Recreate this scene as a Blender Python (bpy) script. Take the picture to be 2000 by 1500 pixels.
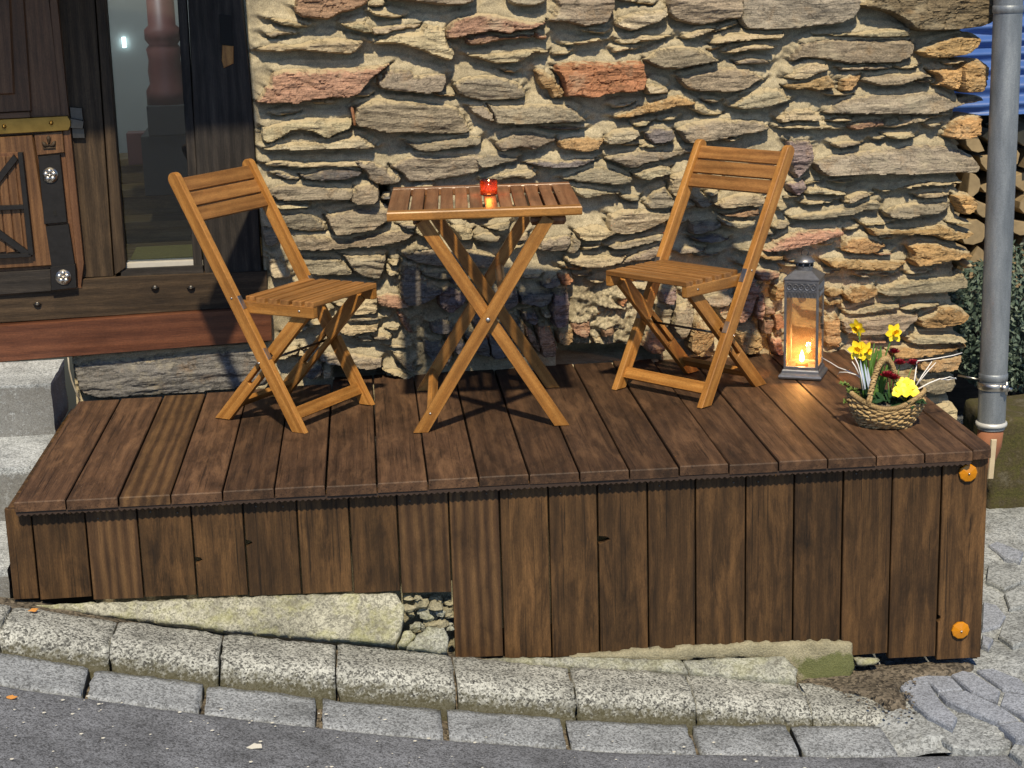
import bpy, bmesh, math, random
import numpy as np
from mathutils import Vector, Matrix

S = bpy.context.scene
COL = S.collection
for o in list(bpy.data.objects):
    bpy.data.objects.remove(o)

# ------------------------------------------------------------------ camera
F_PX = 3344.3                      # focal length in pixels of a 2000 px wide frame
PITCH, YAW, ROLL = 0.244184576, 0.0798990405, -0.0297257864
CAM = np.array([1.03459, -4.67287, 1.43815])
_cy, _sy, _cp, _sp = math.cos(YAW), math.sin(YAW), math.cos(PITCH), math.sin(PITCH)
FWD = np.array([_sy*_cp, _cy*_cp, -_sp])
_r = np.array([_cy, -_sy, 0.0]); _u = np.cross(_r, FWD)
RGT = math.cos(ROLL)*_r + math.sin(ROLL)*_u
UPV = -math.sin(ROLL)*_r + math.cos(ROLL)*_u
cam = bpy.data.cameras.new('camera'); camo = bpy.data.objects.new('camera', cam); COL.objects.link(camo)
cam.sensor_width = 36; cam.lens = F_PX/2000*36; cam.clip_start = .05; cam.clip_end = 500
camo.matrix_world = Matrix(((RGT[0], UPV[0], -FWD[0], CAM[0]), (RGT[1], UPV[1], -FWD[1], CAM[1]),
                            (RGT[2], UPV[2], -FWD[2], CAM[2]), (0, 0, 0, 1)))
S.camera = camo

# ------------------------------------------------------------------ sky, sun, exposure
SUN_EL, SUN_AZ = math.radians(52), math.radians(3)
world = bpy.data.worlds.new('World'); S.world = world; world.use_nodes = True
wn = world.node_tree.nodes; wl = world.node_tree.links
sky = wn.new('ShaderNodeTexSky'); sky.sky_type = 'NISHITA'; sky.sun_disc = False
sky.ozone_density = 6.0; sky.air_density = 1.0; sky.dust_density = .3; sky.sun_elevation = SUN_EL; sky.sun_rotation = math.pi + SUN_AZ
wl.new(sky.outputs[0], wn['Background'].inputs[0]); wn['Background'].inputs[1].default_value = 0.08
sun = bpy.data.lights.new('sun', 'SUN'); suno = bpy.data.objects.new('sun', sun); COL.objects.link(suno)
sun.energy = 3.7; sun.angle = math.radians(2.2); sun.color = (1.0, .85, .60)
_sd = Vector((math.sin(SUN_AZ)*math.cos(SUN_EL), math.cos(SUN_AZ)*math.cos(SUN_EL), -math.sin(SUN_EL)))
suno.rotation_euler = _sd.to_track_quat('-Z', 'Y').to_euler(); suno.location = (0, -6, 8)
S.view_settings.view_transform = 'Standard'; S.view_settings.look = 'None'
S.view_settings.exposure = 0.55; S.view_settings.gamma = 1; S.view_settings.use_curve_mapping = False
S.render.engine = 'CYCLES'
S.cycles.max_bounces = 6; S.cycles.transparent_max_bounces = 12
S.cycles.caustics_reflective = False; S.cycles.caustics_refractive = False

# ------------------------------------------------------------------ surveying: photograph measurements -> real planes
def ray(x, y):
    return FWD*F_PX + RGT*(x-1000) + UPV*(750-y)
def on(x, y, P, N):
    d = ray(x, y); N = np.asarray(N, float)
    return CAM + d*(((np.asarray(P, float)-CAM) @ N)/(d @ N))
def at_z(x, y, z=0.0): return on(x, y, (0, 0, z), (0, 0, 1))
def at_y(x, y, Y): return on(x, y, (0, Y, 0), (0, 1, 0))
_n = math.hypot(1, .05)
WU = np.array([1/_n, .05/_n, 0]); WN = np.array([.05/_n, -1/_n, 0]); WZ = np.array([0, 0, 1.0])
WO = np.array([0, 1.22, 0])        # house front: origin, along, outward, up
def wall_uz(x, y, h=0.0):
    p = on(x, y, WO+WN*h, WN)-WO
    return float(p @ WU), float(p[2])
def wall_pt(u, z, h=0.0): return WO+WU*u+WN*h+WZ*z

# ------------------------------------------------------------------ noise
def _hash(ix, iy, seed):
    n = (ix.astype(np.int64)*374761393+iy.astype(np.int64)*668265263+seed*974711) & 0x7fffffff
    n = ((n ^ (n >> 13))*1274126177) & 0x7fffffff
    return ((n ^ (n >> 16)) & 0xffff)/32767.5-1
def vnoise(x, y, seed=0):
    x = np.asarray(x, float); y = np.asarray(y, float)
    ix = np.floor(x); iy = np.floor(y); fx = x-ix; fy = y-iy
    fx = fx*fx*fx*(fx*(fx*6-15)+10); fy = fy*fy*fy*(fy*(fy*6-15)+10)
    a = _hash(ix, iy, seed); b = _hash(ix+1, iy, seed); c = _hash(ix, iy+1, seed); d = _hash(ix+1, iy+1, seed)
    return (a*(1-fx)+b*fx)*(1-fy)+(c*(1-fx)+d*fx)*fy
def fbm(x, y, seed=0, o=4, g=.5):
    s = 0; a = 1; t = 0
    for i in range(o):
        s = s+a*vnoise(x*2**i, y*2**i, seed+i*17); t += a; a *= g
    return s/t

# ------------------------------------------------------------------ objects
def setp(o, label=None, cat=None, group=None, kind=None):
    if label: o['label'] = label
    if cat: o['category'] = cat
    if group: o['group'] = group
    if kind: o['kind'] = kind
    return o
def thing(name, label, cat, loc=(0, 0, 0), rz=0, group=None):
    o = bpy.data.objects.new(name, None); COL.objects.link(o); o.empty_display_size = .1
    o.location = loc; o.rotation_euler = (0, 0, rz)
    return setp(o, label, cat, group)
def link(name, me, mat=None, parent=None, M=None, smooth=False):
    o = bpy.data.objects.new(name, me); COL.objects.link(o)
    if mat and not me.materials: me.materials.append(mat)
    if parent: o.parent = parent
    if M is not None: o.matrix_basis = M
    if smooth and len(me.polygons): me.polygons.foreach_set('use_smooth', [True]*len(me.polygons))
    return o
def np_mesh(name, V, Fq, smooth=True):
    V = np.asarray(V, np.float32); Fq = np.asarray(Fq, np.int32); k = Fq.shape[1]
    me = bpy.data.meshes.new(name)
    me.vertices.add(len(V)); me.vertices.foreach_set('co', V.ravel())
    me.loops.add(Fq.size); me.loops.foreach_set('vertex_index', Fq.ravel())
    me.polygons.add(len(Fq)); me.polygons.foreach_set('loop_start', np.arange(0, Fq.size, k, dtype=np.int32))
    me.polygons.foreach_set('use_smooth', [smooth]*len(Fq))
    me.update(calc_edges=True); me.validate()
    return me
def mesh(name, V, Fs):
    me = bpy.data.meshes.new(name); me.from_pydata([tuple(map(float, v)) for v in V], [], [tuple(f) for f in Fs]); me.update()
    return me
def frame(X, Z, O):
    X = Vector(X).normalized(); Z = Vector(Z); Z = (Z-X*Z.dot(X)).normalized(); Y = Z.cross(X)
    M = Matrix((X, Y, Z)).transposed().to_4x4(); M.translation = Vector(O)
    return M

class MB:
    """collects shapes into one mesh"""
    def __init__(s): s.V = []; s.F = []
    def add(s, V, F):
        n = len(s.V); s.V += [tuple(map(float, v)) for v in V]; s.F += [tuple(i+n for i in f) for f in F]; return s
    def box(s, a, b, M=None):
        (x0, y0, z0), (x1, y1, z1) = a, b
        V = [(x, y, z) for x in (x0, x1) for y in (y0, y1) for z in (z0, z1)]
        if M is not None: V = [M @ Vector(v) for v in V]
        return s.add(V, [(0, 1, 3, 2), (4, 6, 7, 5), (0, 4, 5, 1), (2, 3, 7, 6), (0, 2, 6, 4), (1, 5, 7, 3)])
    def tube(s, pts, r, n=8, cap=True, closed=False):
        pts = [Vector(p) for p in pts]; m = len(pts); rs = r if hasattr(r, '__len__') else [r]*m
        V = []; up = None
        for i, p in enumerate(pts):
            t = (pts[(i+1) % m if closed else min(i+1, m-1)]-pts[(i-1) % m if closed else max(i-1, 0)])
            if t.length < 1e-9: t = Vector((0, 0, 1))
            t.normalize()
            if up is None: up = Vector((0, 0, 1)) if abs(t.z) < .9 else Vector((1, 0, 0))
            a = (up-t*up.dot(t)); a = a.normalized() if a.length > 1e-6 else t.orthogonal().normalized(); b = t.cross(a); up = a
            V += [p+(a*math.cos(2*math.pi*k/n)+b*math.sin(2*math.pi*k/n))*rs[i] for k in range(n)]
        F = []
        for i in range(m if closed else m-1):
            j = (i+1) % m
            F += [(i*n+k, i*n+(k+1) % n, j*n+(k+1) % n, j*n+k) for k in range(n)]
        if cap and not closed: F += [tuple(range(n-1, -1, -1)), tuple(range((m-1)*n, m*n))]
        return s.add(V, F)
    def lathe(s, prof, n=20, c=(0, 0, 0), cap=False):
        V = []; m = len(prof)
        for (r, z) in prof: V += [(c[0]+r*math.cos(2*math.pi*k/n), c[1]+r*math.sin(2*math.pi*k/n), c[2]+z) for k in range(n)]
        F = [(i*n+k, i*n+(k+1) % n, (i+1)*n+(k+1) % n, (i+1)*n+k) for i in range(m-1) for k in range(n)]
        if cap: F += [tuple(range(n-1, -1, -1)), tuple(range((m-1)*n, m*n))]
        return s.add(V, F)
    def ball(s, c, r, n=10, m=6, sq=(1, 1, 1)):
        V = []
        for i in range(m+1):
            t = math.pi*i/m
            V += [(c[0]+r*sq[0]*math.sin(t)*math.cos(2*math.pi*k/n), c[1]+r*sq[1]*math.sin(t)*math.sin(2*math.pi*k/n), c[2]-r*sq[2]*math.cos(t)) for k in range(n)]
        return s.add(V, [(i*n+k, i*n+(k+1) % n, (i+1)*n+(k+1) % n, (i+1)*n+k) for i in range(m) for k in range(n)])
    def build(s, name, mat, parent=None, M=None, smooth=False):
        me = mesh(name, s.V, s.F)
        bm = bmesh.new(); bm.from_mesh(me); bmesh.ops.recalc_face_normals(bm, faces=bm.faces); bm.to_mesh(me); bm.free()
        return link(name, me, mat, parent, M, smooth)

def inset(poly, c):
    P = [Vector((p[0], p[1])) for p in poly]; n = len(P); out = []
    area = sum(P[i].x*P[(i+1) % n].y-P[(i+1) % n].x*P[i].y for i in range(n)); sg = 1 if area > 0 else -1
    for i in range(n):
        a = (P[i]-P[i-1]); b = (P[(i+1) % n]-P[i])
        a = a.normalized() if a.length > 1e-9 else b.normalized(); b = b.normalized() if b.length > 1e-9 else a
        na = Vector((-a.y, a.x))*sg; nb = Vector((-b.y, b.x))*sg
        m = na+nb; L = max(.35, m.length_squared/2)
        out.append(P[i]+m*(c/(2*L))*1.0 if m.length > 1e-6 else P[i]+na*c)
    return out
def plate_mesh(name, poly, z0, z1, c=.002, back=False):
    """prism of a 2-D outline, front face at z1 with a chamfer c (and at the back too if wanted)"""
    n = len(poly)
    area = sum(poly[i][0]*poly[(i+1) % n][1]-poly[(i+1) % n][0]*poly[i][1] for i in range(n))
    if area < 0: poly = poly[::-1]
    rings = []
    if back: rings += [([tuple(p) for p in inset(poly, c)], z0), (poly, z0+c)]
    else: rings += [(poly, z0)]
    rings += [(poly, z1-c), ([tuple(p) for p in inset(poly, c)], z1)]
    V = [(p[0], p[1], z) for R, z in rings for p in R]
    F = [tuple(range(n-1, -1, -1)), tuple(range((len(rings)-1)*n, len(rings)*n))]
    for r in range(len(rings)-1):
        F += [(r*n+i, r*n+(i+1) % n, (r+1)*n+(i+1) % n, (r+1)*n+i) for i in range(n)]
    return mesh(name, V, F)
def beam(name, p, q, up, w, t, mat, parent=None, c=.002, cache={}):
    """squared timber from p to q: w across, t along up; its grain runs along local X"""
    p = Vector(p); q = Vector(q); L = (q-p).length
    key = (name, round(L, 4), round(w, 4), round(t, 4), mat.name, c)
    if key not in cache:
        h = [(-L/2, -w/2), (L/2, -w/2), (L/2, w/2), (-L/2, w/2)]
        cache[key] = plate_mesh(name, h, -t/2, t/2, c, True)
    return link(name, cache[key], mat, parent, frame(q-p, up, (p+q)/2))
def wallplate(name, pts, h0, h1, mat, parent=None, grain='u', c=.003):
    """a board or block on the house front: outline surveyed on the plane h1 in front of the wall line, real thickness h1-h0"""
    uz = [wall_uz(x, y, h1) for x, y in pts]
    cu = sum(a for a, b in uz)/len(uz); cz = sum(b for a, b in uz)/len(uz)
    if grain == 'u': loc = [(a-cu, b-cz) for a, b in uz]; X = WU
    else: loc = [(b-cz, -(a-cu)) for a, b in uz]; X = WZ
    return link(name, plate_mesh(name, loc, h0-h1, 0, c), mat, parent, frame(X, WN, wall_pt(cu, cz, h1)))
# ------------------------------------------------------------------ materials
def new_mat(name):
    m = bpy.data.materials.new(name); m.use_nodes = True
    nt = m.node_tree; return m, nt, nt.nodes['Principled BSDF']
class NT:
    def __init__(s, nt): s.nt = nt
    def n(s, t, **kw):
        x = s.nt.nodes.new(t)
        for k, v in kw.items(): setattr(x, k, v)
        return x
    def l(s, a, b): s.nt.links.new(a, b)
    def val(s, sock, v):
        if hasattr(v, 'is_output'): s.l(v, sock)
        else: sock.default_value = v
    def noise(s, vec, scale, detail=4, rough=.55, dist=0):
        x = s.n('ShaderNodeTexNoise'); x.inputs['Scale'].default_value = scale; x.inputs['Detail'].default_value = detail
        x.inputs['Roughness'].default_value = rough; x.inputs['Distortion'].default_value = dist
        if vec is not None: s.l(vec, x.inputs['Vector'])
        return x.outputs['Fac']
    def mapping(s, vec, scale=(1, 1, 1), loc=(0, 0, 0)):
        x = s.n('ShaderNodeMapping'); x.inputs['Scale'].default_value = scale; x.inputs['Location'].default_value = loc
        s.l(vec, x.inputs['Vector']); return x.outputs[0]
    def math(s, op, a, b=0.0, c=None):
        x = s.n('ShaderNodeMath', operation=op); s.val(x.inputs[0], a); s.val(x.inputs[1], b)
        if c is not None: s.val(x.inputs[2], c)
        return x.outputs[0]
    def ramp(s, fac, stops):
        x = s.n('ShaderNodeValToRGB'); e = x.color_ramp.elements
        while len(e) < len(stops): e.new(.5)
        for i, (p, c) in enumerate(stops):
            e[i].position = p; e[i].color = (c, c, c, 1) if not hasattr(c, '__len__') else (*c, 1)
        s.l(fac, x.inputs[0]); return x.outputs[0]
    def mix(s, f, a, b, mode='MIX'):
        x = s.n('ShaderNodeMix', data_type='RGBA', blend_type=mode)
        s.val(x.inputs[0], f)
        for sock, v in ((x.inputs[6], a), (x.inputs[7], b)):
            if hasattr(v, 'is_output'): s.l(v, sock)
            else: sock.default_value = (*v, 1)
        return x.outputs[2]
    def bump(s, h, strength, dist, bsdf, normal=None):
        x = s.n('ShaderNodeBump'); x.inputs['Strength'].default_value = strength; x.inputs['Distance'].default_value = dist
        s.l(h, x.inputs['Height'])
        if normal is not None: s.l(normal, x.inputs['Normal'])
        if bsdf is not None: s.l(x.outputs[0], bsdf.inputs['Normal'])
        return x.outputs[0]
    def objvec(s, k=41.0):
        tc = s.n('ShaderNodeTexCoord'); oi = s.n('ShaderNodeObjectInfo')
        cm = s.n('ShaderNodeCombineXYZ')
        s.l(s.math('MULTIPLY', oi.outputs['Random'], k), cm.inputs[0])
        s.l(s.math('MULTIPLY', oi.outputs['Random'], k*7.3), cm.inputs[1])
        s.l(s.math('MULTIPLY', oi.outputs['Random'], 3.1*k), cm.inputs[2])
        a = s.n('ShaderNodeVectorMath', operation='ADD'); s.l(tc.outputs['Object'], a.inputs[0]); s.l(cm.outputs[0], a.inputs[1])
        return a.outputs[0], oi

def wood(name, dark, mid, light, rough=.5, ring=16, blotch=.5, vary=.35, coat=0, fine=.35, bump=.25, worn=None, rw=.22, spec=.32):
    m, nt, b = new_mat(name); T = NT(nt)
    v, oi = T.objvec()
    warp = T.noise(T.mapping(v, (1.2, 6, 6)), 1.0, 3)
    # growth rings: distance from a pith that wanders along the board
    sv = T.mapping(v, (.10, 1, 1))
    wv = T.n('ShaderNodeTexWave', wave_type='RINGS', rings_direction='X')
    wv.inputs['Scale'].default_value = ring; wv.inputs['Distortion'].default_value = 5; wv.inputs['Detail'].default_value = 3
    wv.inputs['Detail Scale'].default_value = 1.6; wv.inputs['Detail Roughness'].default_value = .6
    T.l(sv, wv.inputs['Vector'])
    streak = T.noise(T.mapping(v, (3.0, 34, 34)), 1.0, 6, .62, .3)
    pore = T.noise(T.mapping(v, (14, 420, 420)), 1.0, 2)
    fs = T.noise(T.mapping(v, (6, 150, 150)), 1.0, 4, .7)
    streak = T.math('ADD', T.math('MULTIPLY', streak, .6), T.math('MULTIPLY', fs, .4))
    g = T.math('ADD', T.math('MULTIPLY', wv.outputs['Fac'], rw), T.math('MULTIPLY', streak, 1-rw))
    g = T.math('ADD', T.math('MULTIPLY', g, 1-fine), T.math('MULTIPLY', pore, fine))
    c = T.ramp(g, [(.30, dark), (.5, mid), (.70, light)])
    if blotch:
        bl = T.noise(T.mapping(v, (1.0, 2.4, 2.4)), 4.2, 9, .70, .5)
        c = T.mix(1.0, c, T.ramp(bl, [(.3, 1-blotch), (.5, 1.0), (.72, 1+blotch*.7)]), 'MULTIPLY')
    if worn:
        ch = T.noise(T.mapping(v, (2.6, 170, 170)), 1.0, 2, .5)
        c = T.mix(1.0, c, T.ramp(ch, [(.30, .38), (.40, 1.0)]), 'MULTIPLY')
        kv = T.n('ShaderNodeTexVoronoi', feature='F1'); kv.inputs['Scale'].default_value = 2.6; T.l(T.mapping(v, (.75, 2.0, 2.0)), kv.inputs['Vector'])
        kd = T.math('ADD', kv.outputs['Distance'], T.math('MULTIPLY', warp, .03))
        c = T.mix(1.0, c, T.ramp(kd, [(.03, .25), (.055, .55), (.075, 1.0)]), 'MULTIPLY')
        wn_ = T.noise(T.mapping(v, (1.6, 9, 9)), 2.3, 6, .7, .4)
        c = T.mix(T.math('MULTIPLY', T.ramp(wn_, [(.50, 0), (.68, 1)]), .55), c, worn)
    gr = T.noise(T.mapping(v, (1, 2.5, 2.5)), 130, 3, .75)
    c = T.mix(1.0, c, T.ramp(gr, [(.3, .76), (.7, 1.24)]), 'MULTIPLY')
    br = T.math('ADD', T.math('MULTIPLY', oi.outputs['Random'], vary), 1-vary/2)
    cc = T.n('ShaderNodeCombineColor'); [T.l(br, cc.inputs[i]) for i in range(3)]
    c = T.mix(1.0, c, cc.outputs[0], 'MULTIPLY')
    T.l(c, b.inputs['Base Color'])
    T.l(T.ramp(streak, [(.3, min(1, rough+.14)), (.7, max(.1, rough-.1))]), b.inputs['Roughness'])
    b.inputs['Coat Weight'].default_value = coat; b.inputs['Coat Roughness'].default_value = .35
    T.bump(g, bump, .004, b); b.inputs['Specular IOR Level'].default_value = spec
    return m

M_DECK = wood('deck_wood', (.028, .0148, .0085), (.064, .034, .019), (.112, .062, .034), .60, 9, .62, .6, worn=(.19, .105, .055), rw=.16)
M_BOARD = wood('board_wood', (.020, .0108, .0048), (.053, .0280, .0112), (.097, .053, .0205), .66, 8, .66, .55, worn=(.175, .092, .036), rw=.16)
M_BOARD_OAK = wood('oak_board_wood', (.034, .018, .009), (.072, .039, .018), (.125, .070, .030), .6, 11, .55, .2, fine=.25, rw=.36)
M_CHAIR = wood('oiled_acacia', (.21, .088, .020), (.33, .150, .036), (.44, .22, .062), .36, 12, .32, .34, .12, fine=.3, bump=.10, rw=.25)
M_SEAT = wood('seat_slat_wood', (.145, .062, .018), (.245, .115, .036), (.34, .17, .055), .38, 12, .36, .36, .12, fine=.3, bump=.10, rw=.25)
M_TABLE = wood('oiled_table_wood', (.12, .05, .022), (.20, .092, .042), (.29, .145, .07), .34, 12, .45, .45, .12, bump=.12)
M_TIMBER = wood('weathered_timber', (.009, .0078, .0078), (.023, .0195, .018), (.050, .041, .034), .72, 10, .55, .25, fine=.4, bump=.5)
M_TIMBER_BROWN = wood('brown_timber', (.017, .0105, .006), (.045, .029, .0165), (.088, .058, .033), .65, 10, .5, .25, fine=.4, bump=.45)
M_DOOR = wood('door_oak', (.068, .031, .015), (.115, .054, .026), (.17, .085, .041), .42, 14, .35, .25, .15)
M_DOOR_PALE = wood('door_panel_oak', (.055, .026, .012), (.105, .052, .023), (.17, .09, .04), .42, 14, .35, .25, .15)
M_SILL = wood('red_brown_board', (.045, .015, .008), (.10, .036, .018), (.155, .06, .03), .42, 8, .35, .1, .15)
M_ROOM_WOOD = wood('stair_wood', (.10, .06, .02), (.22, .14, .05), (.34, .23, .09), .4, 10, .3, .3)

def plain(name, col, rough=.5, metal=0, var=0, scale=30, bump=0, spec=None, emit=None):
    m, nt, b = new_mat(name); T = NT(nt)
    b.inputs['Base Color'].default_value = (*col, 1); b.inputs['Roughness'].default_value = rough; b.inputs['Metallic'].default_value = metal
    if var or bump:
        v, oi = T.objvec(); n = T.noise(v, scale, 5, .6)
        if var:
            c = T.mix(n, tuple(x*(1-var) for x in col), tuple(min(1, x*(1+var)) for x in col)); T.l(c, b.inputs['Base Color'])
        if bump: T.bump(n, .5, bump, b)
    if emit: b.inputs['Emission Color'].default_value = (*emit[0], 1); b.inputs['Emission Strength'].default_value = emit[1]
    return m
M_STEEL = plain('dull_steel', (.5, .48, .45), .35, 1, .3, 60)
M_DARKSTEEL = plain('dark_steel', (.10, .095, .09), .45, 1, .3, 60)
M_IRON = plain('black_iron', (.022, .021, .022), .55, .6, .4, 40, .002)
M_BRASS = plain('aged_brass', (.33, .21, .06), .42, 1, .5, 25)
M_PEWTER = plain('worn_pewter', (.55, .52, .48), .32, 1, .4, 80)
M_GALV = plain('lantern_metal', (.20, .205, .225), .42, .75, .45, 55, .002)
M_BLACK = plain('black_gap', (.006, .006, .006), .9)
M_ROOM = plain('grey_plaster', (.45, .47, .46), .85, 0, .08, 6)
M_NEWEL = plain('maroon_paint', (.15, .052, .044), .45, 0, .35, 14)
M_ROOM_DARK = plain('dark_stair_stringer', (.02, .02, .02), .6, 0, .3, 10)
M_MAT = plain('yellow_doormat', (.34, .27, .07), .9, 0, .35, 60, .004)
M_RUBBER = plain('dark_edging', (.035, .02, .013), .6, 0, .4, 40)
M_TERRA = plain('terracotta_socket', (.27, .11, .055), .85, 0, .35, 30)

def stone_material():
    m, nt, b = new_mat('slate_stone'); T = NT(nt)
    v, oi = T.objvec()
    at = T.n('ShaderNodeAttribute', attribute_name='smear')
    st = T.noise(T.mapping(v, (11, 1, 62)), 1.0, 7, .70, .3)
    st2 = T.noise(T.mapping(v, (22, 1, 260)), 1.0, 3, .6)
    pt = T.noise(v, 13, 6, .68)
    fine = T.noise(v, 165, 4, .78)
    c = T.mix(1.0, oi.outputs['Color'], T.ramp(st, [(.26, .50), (.5, 1.0), (.74, 1.40)]), 'MULTIPLY')
    c = T.mix(1.0, c, T.ramp(st2, [(.3, .78), (.7, 1.2)]), 'MULTIPLY')
    c = T.mix(1.0, c, T.ramp(fine, [(.3, .56), (.7, 1.44)]), 'MULTIPLY')
    c = T.mix(T.math('MULTIPLY', T.ramp(pt, [(.55, 0), (.72, 1)]), .38), c, (.27, .155, .06))      # rust
    pt2 = T.noise(T.mapping(v, (1, 1, 1), (7, 3, 5)), 9, 6, .7)
    c = T.mix(T.math('MULTIPLY', T.ramp(pt2, [(.54, 0), (.70, 1)]), .45), c, (.40, .36, .26))      # lime bloom
    sm = T.math('ADD', at.outputs['Fac'], T.math('MULTIPLY', T.math('SUBTRACT', T.noise(v, 45, 5, .65), .5), 1.3))
    c = T.mix(T.math('MULTIPLY', T.ramp(sm, [(.36, 0), (.66, 1)]), .88), c, T.mix(fine, (.36, .295, .185), (.52, .44, .29)))
    T.l(c, b.inputs['Base Color']); b.inputs['Roughness'].default_value = .84; b.inputs['Specular IOR Level'].default_value = .3
    cn = T.noise(T.mapping(v, (8, 1, 26)), 1.0, 6, .62, .8)
    ck = T.ramp(T.math('ABSOLUTE', T.math('SUBTRACT', cn, .5)), [(.0, .30), (.012, .62), (.024, 1.0)])
    c = T.mix(.8, c, ck, 'MULTIPLY')
    T.l(c, b.inputs['Base Color'])
    h = T.math('ADD', T.math('MULTIPLY', st, .5), T.math('ADD', T.math('MULTIPLY', fine, .25), T.math('MULTIPLY', st2, .35)))
    T.bump(h, .9, .007, b)
    return m
M_STONE = stone_material()
def mortar_material():
    m, nt, b = new_mat('lime_mortar'); T = NT(nt)
    v, oi = T.objvec()
    big = T.noise(v, 5, 5, .6); mid = T.noise(v, 38, 5, .65); fine = T.noise(v, 260, 3, .7)
    c = T.ramp(big, [(.3, (.28, .24, .165)), (.52, (.365, .318, .222)), (.72, (.46, .405, .29))])
    c = T.mix(1.0, c, T.ramp(mid, [(.25, .66), (.5, 1.0), (.75, 1.22)]), 'MULTIPLY')
    c = T.mix(1.0, c, T.ramp(fine, [(.3, .62), (.7, 1.34)]), 'MULTIPLY')
    vo = T.n('ShaderNodeTexVoronoi', feature='F1'); vo.inputs['Scale'].default_value = 95; T.l(v, vo.inputs['Vector'])
    at = T.n('ShaderNodeAttribute', attribute_name='rubble')
    c = T.mix(T.math('MULTIPLY', at.outputs['Fac'], .75), c, T.mix(1.0, c, T.ramp(vo.outputs['Distance'], [(.1, 1.25), (.45, .9), (.75, .45)]), 'MULTIPLY'))
    T.l(c, b.inputs['Base Color']); b.inputs['Roughness'].default_value = .92; b.inputs['Specular IOR Level'].default_value = .2
    T.bump(T.math('ADD', T.math('MULTIPLY', mid, .6), T.math('MULTIPLY', fine, .4)), .75, .006, b)
    return m
M_MORTAR = mortar_material()

def granite(name, base, spread=.8, moss_and_shade=.0, scale=150, dirt=.4, lichen=0, moss_shade_col=((.030, .027, .012), (.085, .078, .036))):
    m, nt, b = new_mat(name); T = NT(nt)
    v, oi = T.objvec()
    vo = T.n('ShaderNodeTexVoronoi', feature='F1'); vo.inputs['Scale'].default_value = scale; T.l(v, vo.inputs['Vector'])
    sp = T.n('ShaderNodeSeparateColor'); T.l(vo.outputs['Color'], sp.inputs[0])
    n2 = T.noise(v, 6, 5, .65); n3 = T.noise(v, 60, 5, .7); f = T.noise(v, 330, 2, .6)
    k = T.math('ADD', T.math('MULTIPLY', sp.outputs[0], .55), T.math('MULTIPLY', n3, .75))
    c = T.ramp(k, [(.32, tuple(x*(1-spread*.85) for x in base)), (.52, tuple(x*(1-spread*.3) for x in base)), (.70, tuple(min(1, x*(1+spread*.55)) for x in base)), (.9, tuple(min(1, x*(1+spread)) for x in base))])
    c = T.mix(1.0, c, T.ramp(f, [(.3, .7), (.7, 1.25)]), 'MULTIPLY')
    c = T.mix(1.0, c, T.ramp(n2, [(.3, 1-dirt), (.55, 1.0), (.75, 1+dirt*.4)]), 'MULTIPLY')
    if lichen:
        nl_ = T.noise(T.mapping(v, (1, 1, 1), (3, 9, 1)), 11, 7, .72)
        c = T.mix(T.math('MULTIPLY', T.ramp(nl_, [(.46, 0), (.60, 1)]), lichen), c, T.mix(f, (.20, .21, .07), (.40, .40, .18)))
        nd_ = T.noise(T.mapping(v, (1, 1, 1), (13, 2, 7)), 17, 7, .75)
        c = T.mix(T.math('MULTIPLY', T.ramp(nd_, [(.54, 0), (.66, 1)]), .6), c, (.10, .095, .075))
    if moss_and_shade:
        at = T.n('ShaderNodeAttribute', attribute_name='moss_and_shade')
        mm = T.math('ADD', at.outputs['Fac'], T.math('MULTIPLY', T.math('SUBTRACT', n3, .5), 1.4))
        c = T.mix(T.math('MULTIPLY', T.ramp(mm, [(.42, 0), (.75, 1)]), moss_and_shade), c, T.mix(f, *moss_shade_col))
    T.l(c, b.inputs['Base Color']); b.inputs['Roughness'].default_value = .82; b.inputs['Specular IOR Level'].default_value = .35
    T.bump(T.math('ADD', T.math('MULTIPLY', n3, .6), T.math('MULTIPLY', f, .4)), .6, .005, b)
    return m
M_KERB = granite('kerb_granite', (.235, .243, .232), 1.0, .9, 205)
M_GUTTER = granite('gutter_granite', (.205, .222, .245), .6, .6, 210)
M_STEP = granite('step_granite', (.33, .355, .375), .55, .8, 260, .4, moss_shade_col=((.10, .098, .092), (.17, .165, .155)))  # the darker grey pair paints shade on the risers
M_CONCRETE = granite('old_concrete', (.25, .26, .235), .5, .0, 200, .55, .25)
M_PAVER = granite('blue_grey_slab', (.235, .26, .315), .4, .0, 220, .25)
M_ASPH = granite('asphalt', (.122, .131, .152), .65, .0, 260, .42)
M_PAVE = granite('grey_concrete_ground', (.255, .275, .29), .55, .0, 160, .45)
M_SOIL = granite('soil_and_grit', (.10, .085, .066), .9, .0, 120, .5)
def mossy():
    m, nt, b = new_mat('mossy_concrete'); T = NT(nt); v, oi = T.objvec()
    n = T.noise(v, 14, 6, .7); f = T.noise(v, 120, 4, .7)
    c = T.ramp(n, [(.34, (.11, .10, .07)), (.46, (.06, .05, .022)), (.58, (.06, .058, .014)), (.72, (.018, .017, .010))])
    c = T.mix(1.0, c, T.ramp(f, [(.3, .6), (.7, 1.3)]), 'MULTIPLY')
    T.l(c, b.inputs['Base Color']); b.inputs['Roughness'].default_value = .95; T.bump(f, .7, .006, b); return m
M_MOSSY = mossy()
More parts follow.
